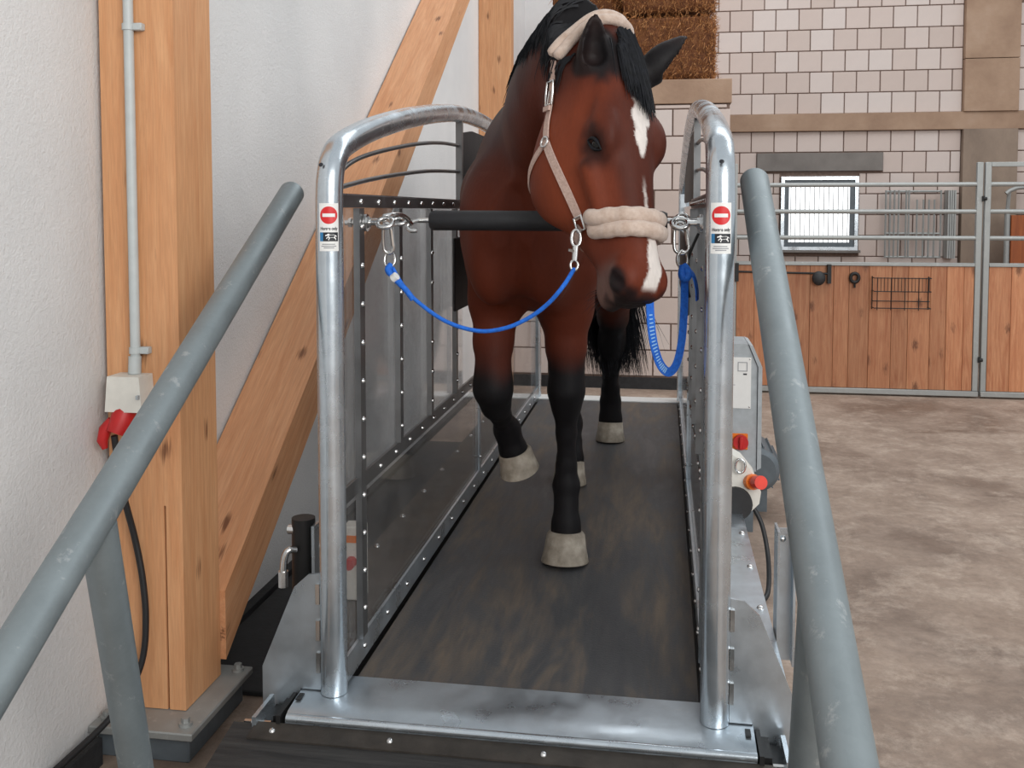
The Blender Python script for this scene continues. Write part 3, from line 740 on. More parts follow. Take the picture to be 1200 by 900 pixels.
tag(MB().tube(cr([(.338, 3.66, .30), (.375, 3.64, .23), (.395, 3.60, .12), (.385, 3.5, .03), (.345, 3.42, .012), (.33, 3.3, .01)], 8), .009, 8).build('control_cable', 'cable_black', None, 50),
    'short black cable looping down from the emergency stop pendant', 'cable')
tag(MB().box(-1.39, -.99, 2.56, 5.6, .001, .016, .003).build('floor_mat', 'black_rubber', None), 'black rubber mat between the white wall and the treadmill', 'mat')

# ------------------------------------------------------------ breast bar with its hooks
def carabiner(name, p, q, wid, label, nrm=Vector((0, -1, 0)), r=.0042):
    """pear-shaped snap link hanging from p down to q"""
    t = empty(name, q, label, 'carabiner', 'steel snap links')
    p, q = Vector(p), Vector(q); ax = (p-q); L = ax.length; ax.normalize(); sd = ax.cross(nrm).normalized()
    sh = [(0, 0), (.35, .06), (.5, .2), (.46, .6), (.3, .93), (.1, 1.0), (-.1, 1.0), (-.3, .93), (-.46, .6), (-.5, .2), (-.35, .06)]
    MB().tube(cr([q+sd*(u*wid)+ax*(v*L) for u, v in sh], 4, True), r, 8, closed=True).build('body', 'chrome', t, 60)
    MB().tube([q+sd*(.46*wid)+ax*(.25*L), q+sd*(.40*wid)+ax*(.8*L)], r*1.35, 8).build('gate_latch', 'chrome', t, 40)
    return t
def ring_pts(c, u, v, r1, r2, n=20): return [Vector(c)+Vector(u)*(r1*math.cos(2*math.pi*k/n))+Vector(v)*(r2*math.sin(2*math.pi*k/n)) for k in range(n)]
YB, ZBAR = 2.588, 1.374
bb = empty('breast_bar', (-.30, YB, ZBAR), 'black padded breast bar across the front of the horse', 'bar')
MB().tube([(-.632, YB, ZBAR), (-.622, YB, ZBAR), (0, YB, ZBAR-.002), (.012, YB, ZBAR-.002)], [.022, .0275, .0275, .022], 24).build('foam_tube', 'black_foam', bb, 40)
MB().tube([(-.665, YB, ZBAR), (-.63, YB, ZBAR)], .007, 8).tube(cr([(-.662, YB, ZBAR), (-.682, YB-.004, ZBAR-.004), (-.695, YB-.01, ZBAR-.016), (-.685, YB-.014, ZBAR-.028), (-.667, YB-.012, ZBAR-.028)]), .006, 8).build('left_hook', 'chrome', bb, 50)
MB().tube([(.008, YB, ZBAR), (.035, YB, ZBAR)], .007, 8).tube(ring_pts((.05, YB, ZBAR), (1, 0, 0), (0, .4, 1), .016, .018), .005, 8, closed=True).build('right_hook', 'chrome', bb, 50)
for s, X in ((-1, lambda x: x), (1, mir)):
    eb = empty('eye_bolt', (X(-.745), 2.365, 1.37), 'threaded eye bolt with nuts through the '+('left' if s < 0 else 'right')+' panel strap', 'eye bolt', 'eye bolts')
    MB().tube([(X(-.80), 2.365, 1.37), (X(-.712), 2.365, 1.37)], .007, 10).build('shank', 'chrome', eb, 40)
    for a, r in ((-.748, .022), (-.742, .016), (-.790, .013)):
        MB().tube([(X(a), 2.365, 1.37), (X(a)+.007*(-s), 2.365, 1.37)], r, 6 if r < .02 else 18).build('nut' if r < .02 else 'washer', 'chrome', eb, 30)
    MB().tube(ring_pts((X(-.695), 2.365, 1.37), (1, 0, 0), (0, .7, .7), .020, .017), .006, 8, closed=True).build('eye', 'chrome', eb, 50)
    e2 = empty('eye_bolt', (X(-.735), 2.56, 1.373), 'second eye bolt holding the breast bar on the '+('left' if s < 0 else 'right'), 'eye bolt', 'eye bolts')
    MB().tube([(X(-.79), 2.56, 1.373), (X(-.72), 2.53, 1.373)], .007, 10).build('shank', 'chrome', e2, 40)
    MB().tube(ring_pts((X(-.702), 2.52, 1.372), (1, 0, 0), (0, .8, .5), .020, .016), .0055, 8, closed=True).build('eye', 'chrome', e2, 50)
    MB().tube([(X(-.757), 2.545, 1.373), (X(-.745), 2.54, 1.373)], .016, 6).build('nut', 'chrome', e2, 30)
MB().tube(cr([(-.71, 2.40, 1.385), (-.69, 2.42, 1.39), (-.68, 2.47, 1.388), (-.672, 2.51, 1.375), (-.675, 2.545, 1.365)]), .0065, 8).build('shackle', 'chrome', bb, 50)
carabiner('carabiner', (-.690, 2.362, 1.368), (-.688, 2.375, 1.292), .026, 'steel snap link hanging from the left eye bolt above the blue rope')
carabiner('carabiner', (.040, 2.37, 1.372), (.046, 2.36, 1.297), .034, 'steel snap link beside the right eye bolt above the blue strap')
# ------------------------------------------------------------ the horse: one continuous skin grown from a distance field
HS = .007
G0 = np.array([-.86, 2.06, .23]); G1 = np.array([.16, 5.12, 2.06])
NG = np.ceil((G1-G0)/HS).astype(int)+1
FLD = np.full(tuple(NG), 9.0, dtype=np.float32)
def region(lo, hi):
    a = np.maximum(((np.array(lo)-G0)/HS).astype(int), 0); b = np.minimum(np.ceil((np.array(hi)-G0)/HS).astype(int)+1, NG)
    ax = [(G0[i]+HS*np.arange(a[i], b[i])).astype(np.float32) for i in range(3)]
    return tuple(slice(a[i], b[i]) for i in range(3)), ax[0][:, None, None], ax[1][None, :, None], ax[2][None, None, :]
def blend(sl, d, k, cut=False):
    A = FLD[sl]
    if cut: d = -d; h = np.maximum(k-np.abs(A-d), 0)/k; FLD[sl] = np.maximum(A, d)+h*h*k*.25
    else: h = np.maximum(k-np.abs(A-d), 0)/k; FLD[sl] = np.minimum(A, d)-h*h*k*.25
def cone(p, q, r0, r1, k=.05, cut=False):
    p = np.array(p, float); q = np.array(q, float); R = max(r0, r1)+k+.01
    sl, x, y, z = region(np.minimum(p, q)-R, np.maximum(p, q)+R)
    d = q-p; L2 = d@d
    t = np.clip(((x-p[0])*d[0]+(y-p[1])*d[1]+(z-p[2])*d[2])/L2, 0, 1)
    e = np.sqrt((x-p[0]-t*d[0])**2+(y-p[1]-t*d[1])**2+(z-p[2]-t*d[2])**2)-(r0+(r1-r0)*t)
    blend(sl, e.astype(np.float32), k, cut)
def chain(pts, k=.05, cut=False):
    for (p, r), (q, s) in zip(pts[:-1], pts[1:]): cone(p, q, r, s, k, cut)
def ellip(c, axes, rad, k=.04, cut=False):
    c = np.array(c, float); R = max(rad)+k+.01
    sl, x, y, z = region(c-R, c+R); q = 0
    for a, r in zip(axes, rad):
        a = np.array(a, float); u = (x-c[0])*a[0]+(y-c[1])*a[1]+(z-c[2])*a[2]; q = q+(u/r)**2
    q = np.sqrt(q); blend(sl, ((q-1)*min(rad)).astype(np.float32), k, cut)
def loft(P0, D, U, V, st, k=.05, e=2.0):
    """stations (s, u centre, v centre, half u, half v) along D; sections lie in the U,V plane"""
    P0, D, U, V = (np.array(q, float) for q in (P0, D, U, V))
    st = np.array(st, float); S = np.linspace(st[0, 0], st[-1, 0], 120)
    from_c = [np.interp(S, st[:, 0], st[:, i]) for i in range(1, 5)]
    ker = np.hanning(9); ker /= ker.sum()
    C = [np.convolve(np.pad(c, 4, 'edge'), ker, 'valid') for c in from_c]
    pts = np.array([P0+D*s+U*(cu+a*hu)+V*(cv+b*hv) for s, cu, cv, hu, hv in zip(S, *C) for a in (-1, 1) for b in (-1, 1)])
    sl, x, y, z = region(pts.min(0)-k-.02, pts.max(0)+k+.02)
    f = lambda A: (x-P0[0])*A[0]+(y-P0[1])*A[1]+(z-P0[2])*A[2]
    s = f(D); sc = np.clip(s, S[0], S[-1]); ds = np.abs(s-sc)
    cu, cv, hu, hv = (np.interp(sc, S, c) for c in C)
    q = (np.abs((f(U)-cu)/hu)**e+np.abs((f(V)-cv)/hv)**e)**(1/e)
    d = (q-1)*np.minimum(hu, hv)
    d = np.where(ds > 0, np.sqrt(np.maximum(d, 0)**2+ds**2)+np.minimum(d, 0)*0, d)
    blend(sl, d.astype(np.float32), k)

EX, EY, EZ = (1, 0, 0), (0, 1, 0), (0, 0, 1)
# trunk: (Y, x centre, z centre, half width, half height)
loft((0, 0, 0), EY, EX, EZ, [(2.80, -.435, 1.37, .05, .07), (2.84, -.435, 1.37, .12, .15), (2.92, -.438, 1.37, .188, .22), (3.08, -.435, 1.38, .207, .28), (3.3, -.425, 1.41, .235, .36),
     (3.5, -.42, 1.42, .27, .385), (3.8, -.40, 1.41, .305, .375), (4.05, -.385, 1.43, .305, .35), (4.3, -.37, 1.48, .285, .32), (4.48, -.36, 1.50, .25, .29), (4.6, -.355, 1.49, .18, .23), (4.67, -.355, 1.49, .06, .10)], .05, 2.2)
# neck
nd = np.array([.17, -.84, .42]); nd /= np.linalg.norm(nd)
nu = np.cross(nd, (0, 0, 1)); nu /= np.linalg.norm(nu); nv = np.cross(nu, nd)
if nu[0] < 0: nu = -nu
if nv[2] < 0: nv = -nv
loft((-.42, 3.30, 1.46), nd, nu, nv, [(0, 0, 0, .17, .33), (.2, 0, .005, .155, .29), (.4, -.008, -.004, .138, .236), (.58, -.012, -.020, .124, .186), (.72, -.006, -.024, .108, .152), (.84, .018, -.022, .090, .134), (.93, .04, -.02, .07, .12)], .09, 2.1)
# chest muscles
for x in (-.515, -.345): ellip((x, 2.91, 1.28), (EX, EY, EZ), (.082, .11, .17), .05)
cone((-.43, 2.775, 1.44), (-.43, 2.80, 1.18), .018, .022, .04, True)
# ---- legs
def leg(pts, k=.035): chain([(p, r) for p, r in pts], k)
# standing foreleg
leg([((-.335, 3.12, 1.45), .13), ((-.325, 3.16, 1.22), .118), ((-.320, 3.20, 1.08), .090), ((-.317, 3.20, .94), .062), ((-.314, 3.19, .86), .051), ((-.314, 3.18, .80), .056), ((-.315, 3.19, .745), .045)], .035)
leg([((-.315, 3.19, .745), .045), ((-.316, 3.205, .65), .032), ((-.316, 3.215, .54), .032), ((-.316, 3.215, .47), .043), ((-.315, 3.20, .41), .037), ((-.314, 3.185, .35), .045), ((-.313, 3.18, .315), .052)], .022)
cone((-.316, 3.245, .70), (-.316, 3.25, .50), .017, .02, .025)
# lifted foreleg
leg([((-.53, 3.10, 1.45), .12), ((-.536, 3.13, 1.25), .103), ((-.542, 3.13, 1.11), .088), ((-.545, 3.09, .97), .060), ((-.540, 3.055, .88), .052), ((-.538, 3.045, .825), .058), ((-.535, 3.08, .765), .046)], .035)
leg([((-.535, 3.08, .765), .046), ((-.529, 3.13, .725), .034), ((-.524, 3.18, .685), .033), ((-.520, 3.215, .655), .044), ((-.511, 3.232, .612), .039), ((-.503, 3.245, .578), .045), ((-.498, 3.255, .560), .050)], .022)
for x in (-.50, -.36): ellip((x, 3.10, 1.17), (EX, EY, EZ), (.07, .11, .09), .05)
# far hind leg, stretched back
leg([((-.27, 4.38, 1.46), .19), ((-.235, 4.34, 1.24), .165), ((-.225, 4.42, 1.05), .105), ((-.23, 4.56, .90), .068), ((-.238, 4.66, .80), .060), ((-.243, 4.69, .75), .060), ((-.25, 4.74, .65), .045), ((-.254, 4.84, .50), .040), ((-.256, 4.88, .435), .047), ((-.256, 4.885, .38), .044), ((-.256, 4.90, .335), .052), ((-.256, 4.90, .31), .054)])
# hind leg swung forward, mostly behind the foreleg
leg([((-.45, 4.36, 1.46), .19), ((-.47, 4.24, 1.22), .16), ((-.465, 4.27, 1.02), .10), ((-.445, 4.36, .88), .066), ((-.43, 4.40, .79), .060), ((-.425, 4.38, .73), .055), ((-.405, 4.28, .58), .040), ((-.395, 4.21, .46), .046), ((-.390, 4.15, .39), .043), ((-.387, 4.10, .335), .052), ((-.387, 4.09, .31), .054)])
# dock of the tail
chain([((-.355, 4.62, 1.66), .04), ((-.345, 4.72, 1.60), .038), ((-.325, 4.76, 1.48), .03), ((-.31, 4.77, 1.36), .02)], .04)

# ---- head: t runs from poll to nose, n out of the forehead, l to the horse's left
HP0 = np.array([-.088, 2.415, 1.825]); HP1 = np.array([-.016, 2.20, 1.215])
ha = HP1-HP0; HL_LEN = np.linalg.norm(ha); ha /= HL_LEN
psi = math.radians(45); hn = np.array([math.sin(psi), -math.cos(psi), 0]); hn -= ha*(hn@ha); hn /= np.linalg.norm(hn)
hl = np.cross(ha, hn)
if hl[0] < 0: hl = -hl
def H(t, l, n): return HP0+ha*t+hl*l+hn*n
hst = []
for t, w, top, bot in ((-.075, .045, -.05, -.15), (-.03, .07, -.02, -.19), (.03, .085, -.002, -.23), (.10, .095, .006, -.272), (.18, .102, .010, -.308), (.27, .102, .010, -.335), (.34, .093, .004, -.345), (.40, .081, .0, -.290), (.46, .067, -.001, -.228),
                       (.515, .061, .0, -.192), (.561, .056, .002, -.160), (.606, .055, .0, -.146), (.637, .049, -.010, -.133), (.662, .032, -.030, -.106)):
    hst.append((t, 0, (top+bot)/2, w, (top-bot)/2))
loft(HP0, ha, hl, hn, hst, .05, 2.5)
for s in (-1, 1):
    ellip(H(.250, s*.083, -.028), (ha, hl, hn), (.055, .024, .034), .03)            # brow over the eye
    ellip(H(.30, s*.068, -.218), (ha, hl, hn), (.120, .042, .100), .03)             # cheek
    cone(H(.33, s*.090, -.088), H(.455, s*.068, -.080), .016, .011, .03)            # facial crest
    ellip(H(.608, s*.047, -.046), (ha, hl, hn), (.044, .028, .038), .02)            # nostril wing
    ellip(H(.286, s*.106, -.054), (ha, hl, hn), (.020, .014, .019), .012, True)     # eye socket
    cone(H(.630, s*.072, -.036), H(.604, s*.076, -.068), .010, .016, .006, True)    # nostril
    cone(H(.652, s*.046, -.090), H(.576, s*.062, -.116), .004, .004, .010, True)    # mouth line
    cone(H(.13, s*.104, -.045), H(.19, s*.110, -.075), .010, .014, .03, True)       # hollow above the eye
ellip(H(.620, 0, -.146), (ha, hl, hn), (.042, .036, .026), .025)                    # chin
# ears: hollow leaves
def ear(base, tip, open_dir, wide):
    b, t = np.array(base, float), np.array(tip, float); d = t-b; o = np.array(open_dir, float); o -= d*(o@d)/(d@d); o /= np.linalg.norm(o)
    sd = np.cross(d/np.linalg.norm(d), o)
    pts = [(-.12, .030), (.15, .034*wide), (.38, .037*wide), (.60, .030*wide), (.80, .018), (.93, .010), (1.04, .004)]
    chain([(b+d*q, r) for q, r in pts], .02)
    chain([(b+d*q+o*(r*.62+.004), r*.86) for q, r in pts[2:]], .008, True)
ear((-.178, 2.395, 1.735), (-.166, 2.365, 1.868), (.35, -1, 0), .92)
ear((-.040, 2.475, 1.742), (.050, 2.50, 1.832), (.75, .0, -.75), 1.0)

# ---- surface nets
def surface_nets(F):
    ins = F < 0
    cnt = np.zeros(np.array(F.shape)-1, np.uint8)
    for i in (0, 1):
        for j in (0, 1):
            for k in (0, 1): cnt += ins[i:F.shape[0]-1+i, j:F.shape[1]-1+j, k:F.shape[2]-1+k]
    act = np.argwhere((cnt > 0) & (cnt < 8)); idx = np.full(cnt.shape, -1, np.int32)
    idx[tuple(act.T)] = np.arange(len(act))
    cor = [(i, j, k) for i in (0, 1) for j in (0, 1) for k in (0, 1)]
    val = np.stack([F[act[:, 0]+c[0], act[:, 1]+c[1], act[:, 2]+c[2]] for c in cor], 1)
    acc = np.zeros((len(act), 3)); n = np.zeros(len(act))
    for a in range(8):
        for b in range(a+1, 8):
            if sum(abs(cor[a][i]-cor[b][i]) for i in range(3)) != 1: continue
            va, vb = val[:, a], val[:, b]; m = (va < 0) != (vb < 0)
            t = np.where(m, va/np.where(m, va-vb, 1), 0)
            p = np.array(cor[a])[None]+t[:, None]*(np.array(cor[b])-np.array(cor[a]))[None]
            acc += np.where(m[:, None], p, 0); n += m
    V = G0+(act+acc/n[:, None])*HS
    Q = []
    for ax in range(3):
        o1, o2 = (ax+1) % 3, (ax+2) % 3
        sa = [slice(None)]*3; sb = [slice(None)]*3; sa[ax] = slice(0, -1); sb[ax] = slice(1, None)
        A, B = ins[tuple(sa)], ins[tuple(sb)]
        e = np.argwhere(A != B)
        e = e[(e[:, o1] > 0) & (e[:, o2] > 0) & (e[:, o1] < cnt.shape[o1]) & (e[:, o2] < cnt.shape[o2])]
        flip = A[tuple(e.T)]
        def at(d1, d2):
            q = e.copy(); q[:, o1] -= d1; q[:, o2] -= d2; return idx[tuple(q.T)]
        q = np.stack([at(1, 1), at(0, 1), at(0, 0), at(1, 0)], 1)
        q = np.where(flip[:, None], q, q[:, ::-1]); Q.append(q[(q >= 0).all(1)])
    return V, np.concatenate(Q)
HV, HQ = surface_nets(FLD)
del FLD
# keep the largest connected piece only
lab = np.arange(len(HV))
for _ in range(200):
    m = lab[HQ].min(1); new = lab.copy()
    for c in range(4): np.minimum.at(new, HQ[:, c], m)
    new = new[new]
    if (new == lab).all(): break
    lab = new
u, c = np.unique(lab, return_counts=True); keep = lab == u[c.argmax()]
re = np.cumsum(keep)-1; HQ = re[HQ[keep[HQ].all(1)]]; HV = HV[keep]
# light smoothing
for _ in range(2):
    acc = np.zeros_like(HV); n = np.zeros(len(HV))
    for a in range(4):
        np.add.at(acc, HQ[:, a], HV[HQ[:, (a+1) % 4]]); np.add.at(acc, HQ[:, a], HV[HQ[:, a-1]]); np.add.at(n, HQ[:, a], 2)
    HV = HV*.5+.5*acc/n[:, None]

# ---- coat colours: markings of a bay, plus shade painted on neck and face
def sstep(a, b, x): t = np.clip((x-a)/(b-a), 0, 1); return t*t*(3-2*t)
def vnoise(P, f): return np.array([noise.noise(Vector(p)*f) for p in P])
C3 = lambda *q: np.array(srgb(*q)[:3])
bay, bay2, blk, white, grey, drk = C3(104, 46, 28), C3(128, 60, 35), C3(22, 20, 22), C3(226, 218, 212), C3(118, 94, 86), C3(46, 23, 19)
col = np.tile(bay, (len(HV), 1))
def mixc(col, c, f): return col*(1-f[:, None])+c*f[:, None]
rel = HV-HP0; ht, hlat, hnn = rel@ha, rel@hl, rel@hn
nz = vnoise(HV, 9); nz2 = vnoise(HV, 38)
h = sstep(-.03, .03, ht-.0-np.maximum(0, -hnn-.10)*.5)*sstep(-.37, -.33, hnn)*(HV[:, 1] < 2.8)*(np.abs(hlat) < .19)      # 1 on the head
fro = HV[:, 1] < 3.9
col = mixc(col, blk, np.where(fro, sstep(1.0, .84, HV[:, 2]+nz*.06), sstep(.98, .82, HV[:, 2]+nz*.05)))
cres = (HV-np.array((-.42, 3.30, 1.46)))@nv
col = mixc(col, drk, (1-h)*sstep(-.30, .05, cres+nz*.06)*.8*sstep(3.7, 3.3, HV[:, 1]))  # neck colour darkened to stand in for shade around the head
sal = (HV-np.array((-.42, 3.30, 1.46)))@nd
rim = np.interp(sal, [0, .2, .4, .58, .72, .84, .93], [.33, .295, .232, .166, .128, .112, .09])
col = mixc(col, blk, (1-h)*sstep(.13, .09, rim-cres+nz2*.02)*sstep(3.45, 3.3, HV[:, 1]))
col = mixc(col, bay2, h*sstep(.20, .0, np.abs(hnn+.17))*sstep(.08, .20, ht)*sstep(.56, .44, ht)*.9)
col = mixc(col, drk, h*sstep(.15, .02, ht+nz*.04)*.85)
col = mixc(col, drk, h*sstep(.062, .022, np.hypot((ht-.286)*.75, hnn+.056)+nz2*.012)*sstep(.06, .08, np.abs(hlat))*.9)   # round the eye
col = mixc(col, drk, h*sstep(-.04, .0, hnn+nz*.02)*sstep(.1, .2, ht)*sstep(.56, .46, ht)*.55)                           # front of the face darkened in colour, painted shading
col = mixc(col, grey, h*sstep(.535, .595, ht+nz*.04)*sstep(-.035, -.085, hnn+nz2*.02)*.85)
col = mixc(col, blk, h*sstep(.628, .655, ht+nz2*.02)*sstep(-.005, -.03, hnn)*.92)
col = mixc(col, blk, h*sstep(.042, .024, np.sqrt((ht-.616)**2+(hnn+.054)**2+(np.abs(hlat)-.070)**2))*.93)
fr = (hnn > -.045)*h
star = np.hypot((ht-.245)/.072, (hlat-.002)/(.019+.012*sstep(.26, .20, ht)))+nz2*.35
star2 = np.hypot((ht-.215)/.030, (hlat-.027)/.013)+nz2*.3
col = mixc(col, white, fr*np.maximum(sstep(1.08, .88, star), sstep(1.1, .9, star2)))
col = mixc(col, white, fr*sstep(.006, .003, np.abs(hlat-.004+nz*.006))*sstep(.36, .42, ht)*sstep(.545, .515, ht)*.7)
sn = np.abs(hlat-.012+sstep(.59, .637, ht)*.014+nz2*.003)/(.008+.014*sstep(.50, .56, ht))
col = mixc(col, white, (hnn > -.06)*h*sstep(1.1, .9, sn)*sstep(.48, .52, ht)*sstep(.648, .632, ht))
dl = lambda b, t: np.linalg.norm(HV-np.array(b)-np.clip((HV-np.array(b))@(np.array(t)-np.array(b))/np.sum((np.array(t)-np.array(b))**2), 0, 1)[:, None]*(np.array(t)-np.array(b)), axis=1)
earm = sstep(.06, .045, np.minimum(dl((-.176, 2.39, 1.765), (-.166, 2.365, 1.868)), dl((-.030, 2.478, 1.755), (.050, 2.50, 1.832))))
col = mixc(col, C3(30, 22, 22), earm*.95)
col = mixc(col, blk, h*sstep(.15, .09, ht+nz2*.03)*sstep(-.06, -.03, hnn)*.95)

me = bpy.data.meshes.new('horse')
hc = np.array((-.39, 3.7, .23))
me.from_pydata((HV-hc).tolist(), [], HQ.tolist())
ca = me.color_attributes.new('Col', 'FLOAT_COLOR', 'POINT')
ca.data.foreach_set('color', np.concatenate([col, np.ones((len(col), 1))], 1).astype(np.float32).ravel())
me.polygons.foreach_set('use_smooth', [True]*len(me.polygons)); me.update()
horse = link('horse', me, 'horse_coat', hc)
tag(horse, 'bay horse with a white star and black legs walking on the treadmill', 'horse')
BV = BVHTree.FromPolygons([Vector(p) for p in HV], HQ.tolist())

# hooves
def hoof(top, axis, toe, r0, r1, hgt):
    """horn cone: top centre, downward axis, toe direction"""
    top = Vector(top); ax = Vector(axis).normalized(); toe = Vector(toe); toe = (toe-ax*toe.dot(ax)).normalized(); sd = ax.cross(toe)
    m = MB(); n = 28; rings = [(0, r0*.93, 0), (.10, r0*1.04, .002), (.55, (r0+r1)/2, .012), (.97, r1, .022), (1.0, r1*.97, .022), (1.0, r1*.5, .01)]
    vs = []
    for t, r, sh in rings:
        c = top+ax*(hgt*t)+toe*sh
        for k in range(n):
            a = 2*math.pi*k/n; x, y = math.cos(a), math.sin(a)
            back = .80 if x < 0 else 1.06
            vs.append(c+toe*(r*x*back)+sd*(r*y))
    fs = [(j*n+k, j*n+(k+1) % n, (j+1)*n+(k+1) % n, (j+1)*n+k) for j in range(len(rings)-1) for k in range(n)]
    fs += [tuple(range(n))[::-1], tuple(range((len(rings)-1)*n, len(rings)*n))]
    m.add(vs, fs); return m.build('hoof', 'hoof_horn', horse, 60)
hoof((-.313, 3.175, .325), (0, -.12, -1), (0, -1, 0), .062, .080, .0945)
hoof((-.500, 3.250, .578), (.24, .30, -1), (.15, -1, -.3), .056, .070, .072)
hoof((-.256, 4.90, .33), (0, -.08, -1), (0, -1, 0), .060, .074, .0995)
hoof((-.387, 4.09, .33), (0, -.08, -1), (0, -1, 0), .060, .074, .0995)
# eyes with lids
def side_hit(t, s, n):
    hit = BV.ray_cast(Vector(H(t, s*.3, n)), Vector(hl)*-s); return hit[0], hit[1]
for s in (-1, 1):
    c, nn = side_hit(.286, s, -.054)
    eo = MB().ell(tuple(c-nn*.011), .0195, .0195, .0195, 20, 14).build('eyeball', 'eye_black', horse, 60)
    for up in (1, -.6):
        lid = []
        for q in np.linspace(-1, 1, 9):
            k = up*.0145*(1-q*q); p, m = side_hit(.286+q*.019-k*.75, s, -.054+q*.019+k*.62); lid.append(p+m*.001+nn*.003*(1-q*q))
        path = cr(lid, 3); MB().tube(path, [.0015+.0035*math.sin(math.pi*i/(len(path)-1)) for i in range(len(path))], 8).build('eyelid', 'hair_black', horse, 60)

# ---- hair
def strand(m, pts, r, n=3):
    m.tube(pts, [r*(1-.85*i/(len(pts)-1)) for i in range(len(pts))], n, False)
def flow(p, d, grav, length, steps, lift, cling=False):
    out = []; p = Vector(p); d = Vector(d).normalized(); st = length/steps
    for i in range(steps+1):
        hit = BV.find_nearest(p)
        off = lift*(.6+.4*random.random())
        if cling or (p-hit[0]).dot(hit[1]) < off: p = hit[0]+hit[1]*off
        out.append(p.copy())
        d = (d+Vector(grav)*.22).normalized(); d = (d-hit[1]*d.dot(hit[1])*.5).normalized()
        p = p+d*st
    return out
def crest_pt(s):
    """top of the neck at distance s along the neck"""
    base = np.array((-.42, 3.30, 1.46))+nd*s
    hit = BV.ray_cast(Vector(base+nv*.6), Vector(-nv))
    return hit[0] if hit[0] is not None else Vector(base)
mane = MB()
for k in range(2600):
    s = random.uniform(.10, .97)
    p = crest_pt(s)+Vector(nu)*random.gauss(-.005, .03)
    d = Vector(-nu)*1.0+Vector((.0, -.20+random.gauss(0, .18), random.gauss(0, .12)))
    strand(mane, flow(p, d, (-.12, -.05, -1), random.uniform(.07, .14)*(1 if s > .5 else .55), 6, .002+.006*random.random(), True), random.uniform(.0022, .0040))
mane.build('mane', 'hair_black', horse, 60)
fl = MB()
EARS = [(Vector((-.172, 2.38, 1.775)), Vector((-.166, 2.365, 1.868))), (Vector((-.025, 2.48, 1.758)), Vector((.050, 2.50, 1.832)))]
def segd(p, a, b):
    t = max(0, min(1, (p-a).dot(b-a)/(b-a).length_squared)); return (p-a-(b-a)*t).length
for k in range(2300):
    l0 = random.uniform(-.058, .072)
    p = Vector(H(random.uniform(-.055, .06), l0, .05)); hit = BV.find_nearest(p); p = hit[0]+hit[1]*.004
    d = Vector(ha)*1.0+Vector(hl)*random.gauss(.10, .12)+Vector(hn)*.15
    pts = flow(p, d, tuple(ha*.8+hl*.04), random.uniform(.09, .17)*(1.0 if l0 > -.01 else .75), 6, .005+.012*random.random())
    if any(segd(w, *e) < r for w in pts for e, r in zip(EARS, (.034, .075))): continue
    strand(fl, pts, random.uniform(.002, .0038))
fl.build('forelock', 'hair_black', horse, 60)
tl = MB()
for k in range(2600):
    a = random.uniform(0, 2*math.pi); s = random.random()
    r = .032*(1-.5*s); p0 = Vector((-.355+.045*s+r*math.cos(a), 4.66+.11*s, 1.62-.28*s+r*math.sin(a)*.4))
    sw = random.gauss(.085, .045); L = (1.02-.28*s)*random.uniform(.72, 1.02)
    p1 = p0+Vector((sw*.3+math.cos(a)*.03, .06+math.sin(a)*.03, -.28*L))
    p2 = p0+Vector((sw*.8+math.cos(a)*.05, .05+math.sin(a)*.05, -.65*L))
    p3 = p0+Vector((sw*1.3+math.cos(a)*.03, random.gauss(.02, .03), -1.0*L))
    strand(tl, cr([p0, p1, p2, p3], 3), random.uniform(.0022, .004))
tl.build('tail_hair', 'hair_black', horse, 60)
wk = MB()
for k in range(16):
    p = Vector(H(random.uniform(.59, .645), random.uniform(-.05, .04), -.17)); hit = BV.find_nearest(p)
    strand(wk, [hit[0], hit[0]+hit[1]*.02+Vector((0, 0, -.008)), hit[0]+hit[1]*.03+Vector((random.gauss(0, .006), 0, -.025))], .0007)
wk.build('whiskers', 'hair_black', horse)
# head coordinates of the halter: along the face, to the horse's left, out of the forehead
HALT = {
 'crown': [(.012, -.102, -.155), (-.02, -.088, -.130), (-.045, -.066, -.095), (-.06, -.03, -.06), (-.06, .02, -.05), (-.045, .06, -.08), (.0, .10, -.13)],
 'upper': [(.015, -.11, -.163), (.06, -.11, -.188), (.12, -.11, -.205), (.17, -.11, -.212), (.222, -.11, -.210)],
 'throat': [(.222, -.11, -.21), (.245, -.11, -.262), (.27, -.10, -.305), (.305, -.06, -.345), (.31, 0, -.36)],
 'lower': [(.222, -.11, -.21), (.312, -.11, -.174), (.378, -.097, -.156), (.440, -.08, -.148)],
 'chin': [(.458, -.075, -.155), (.485, -.06, -.205), (.50, 0, -.235), (.485, .06, -.205), (.458, .075, -.155)],
 'far': [(.0, .11, -.14), (.12, .12, -.2), (.222, .12, -.21), (.33, .11, -.172), (.44, .08, -.148)],
 'ring': (.222, -.12, -.21), 'square': (.452, -.08, -.148), 'square_far': (.452, .08, -.148),
 'nose': [(.456, -.08, -.130), (.474, -.075, -.070), (.483, -.055, -.015), (.487, 0, .01), (.483, .055, -.015), (.474, .075, -.07), (.456, .08, -.13)],
}
# ------------------------------------------------------------ halter, ropes
def onskin(pts, k=5, off=.001):
    """lay a path of head coordinates on the skin; returns points and normals"""
    P = cr([Vector(H(*q)) for q in pts], k); out, nr = [], []
    for p in P:
        hit = BV.find_nearest(p); out.append(hit[0]+hit[1]*off); nr.append(hit[1])
    for _ in range(2):
        nr = [(nr[max(i-1, 0)]+nr[i]+nr[min(i+1, len(nr)-1)]).normalized() for i in range(len(nr))]
        out = [out[0]]+[(out[i-1]+out[i]*2+out[i+1])/4 for i in range(1, len(out)-1)]+[out[-1]]
    return out, nr
ht_o = empty('halter', tuple(H(.4, -.06, -.1)), 'beige padded halter with fleece noseband on the horse\'s head', 'halter')
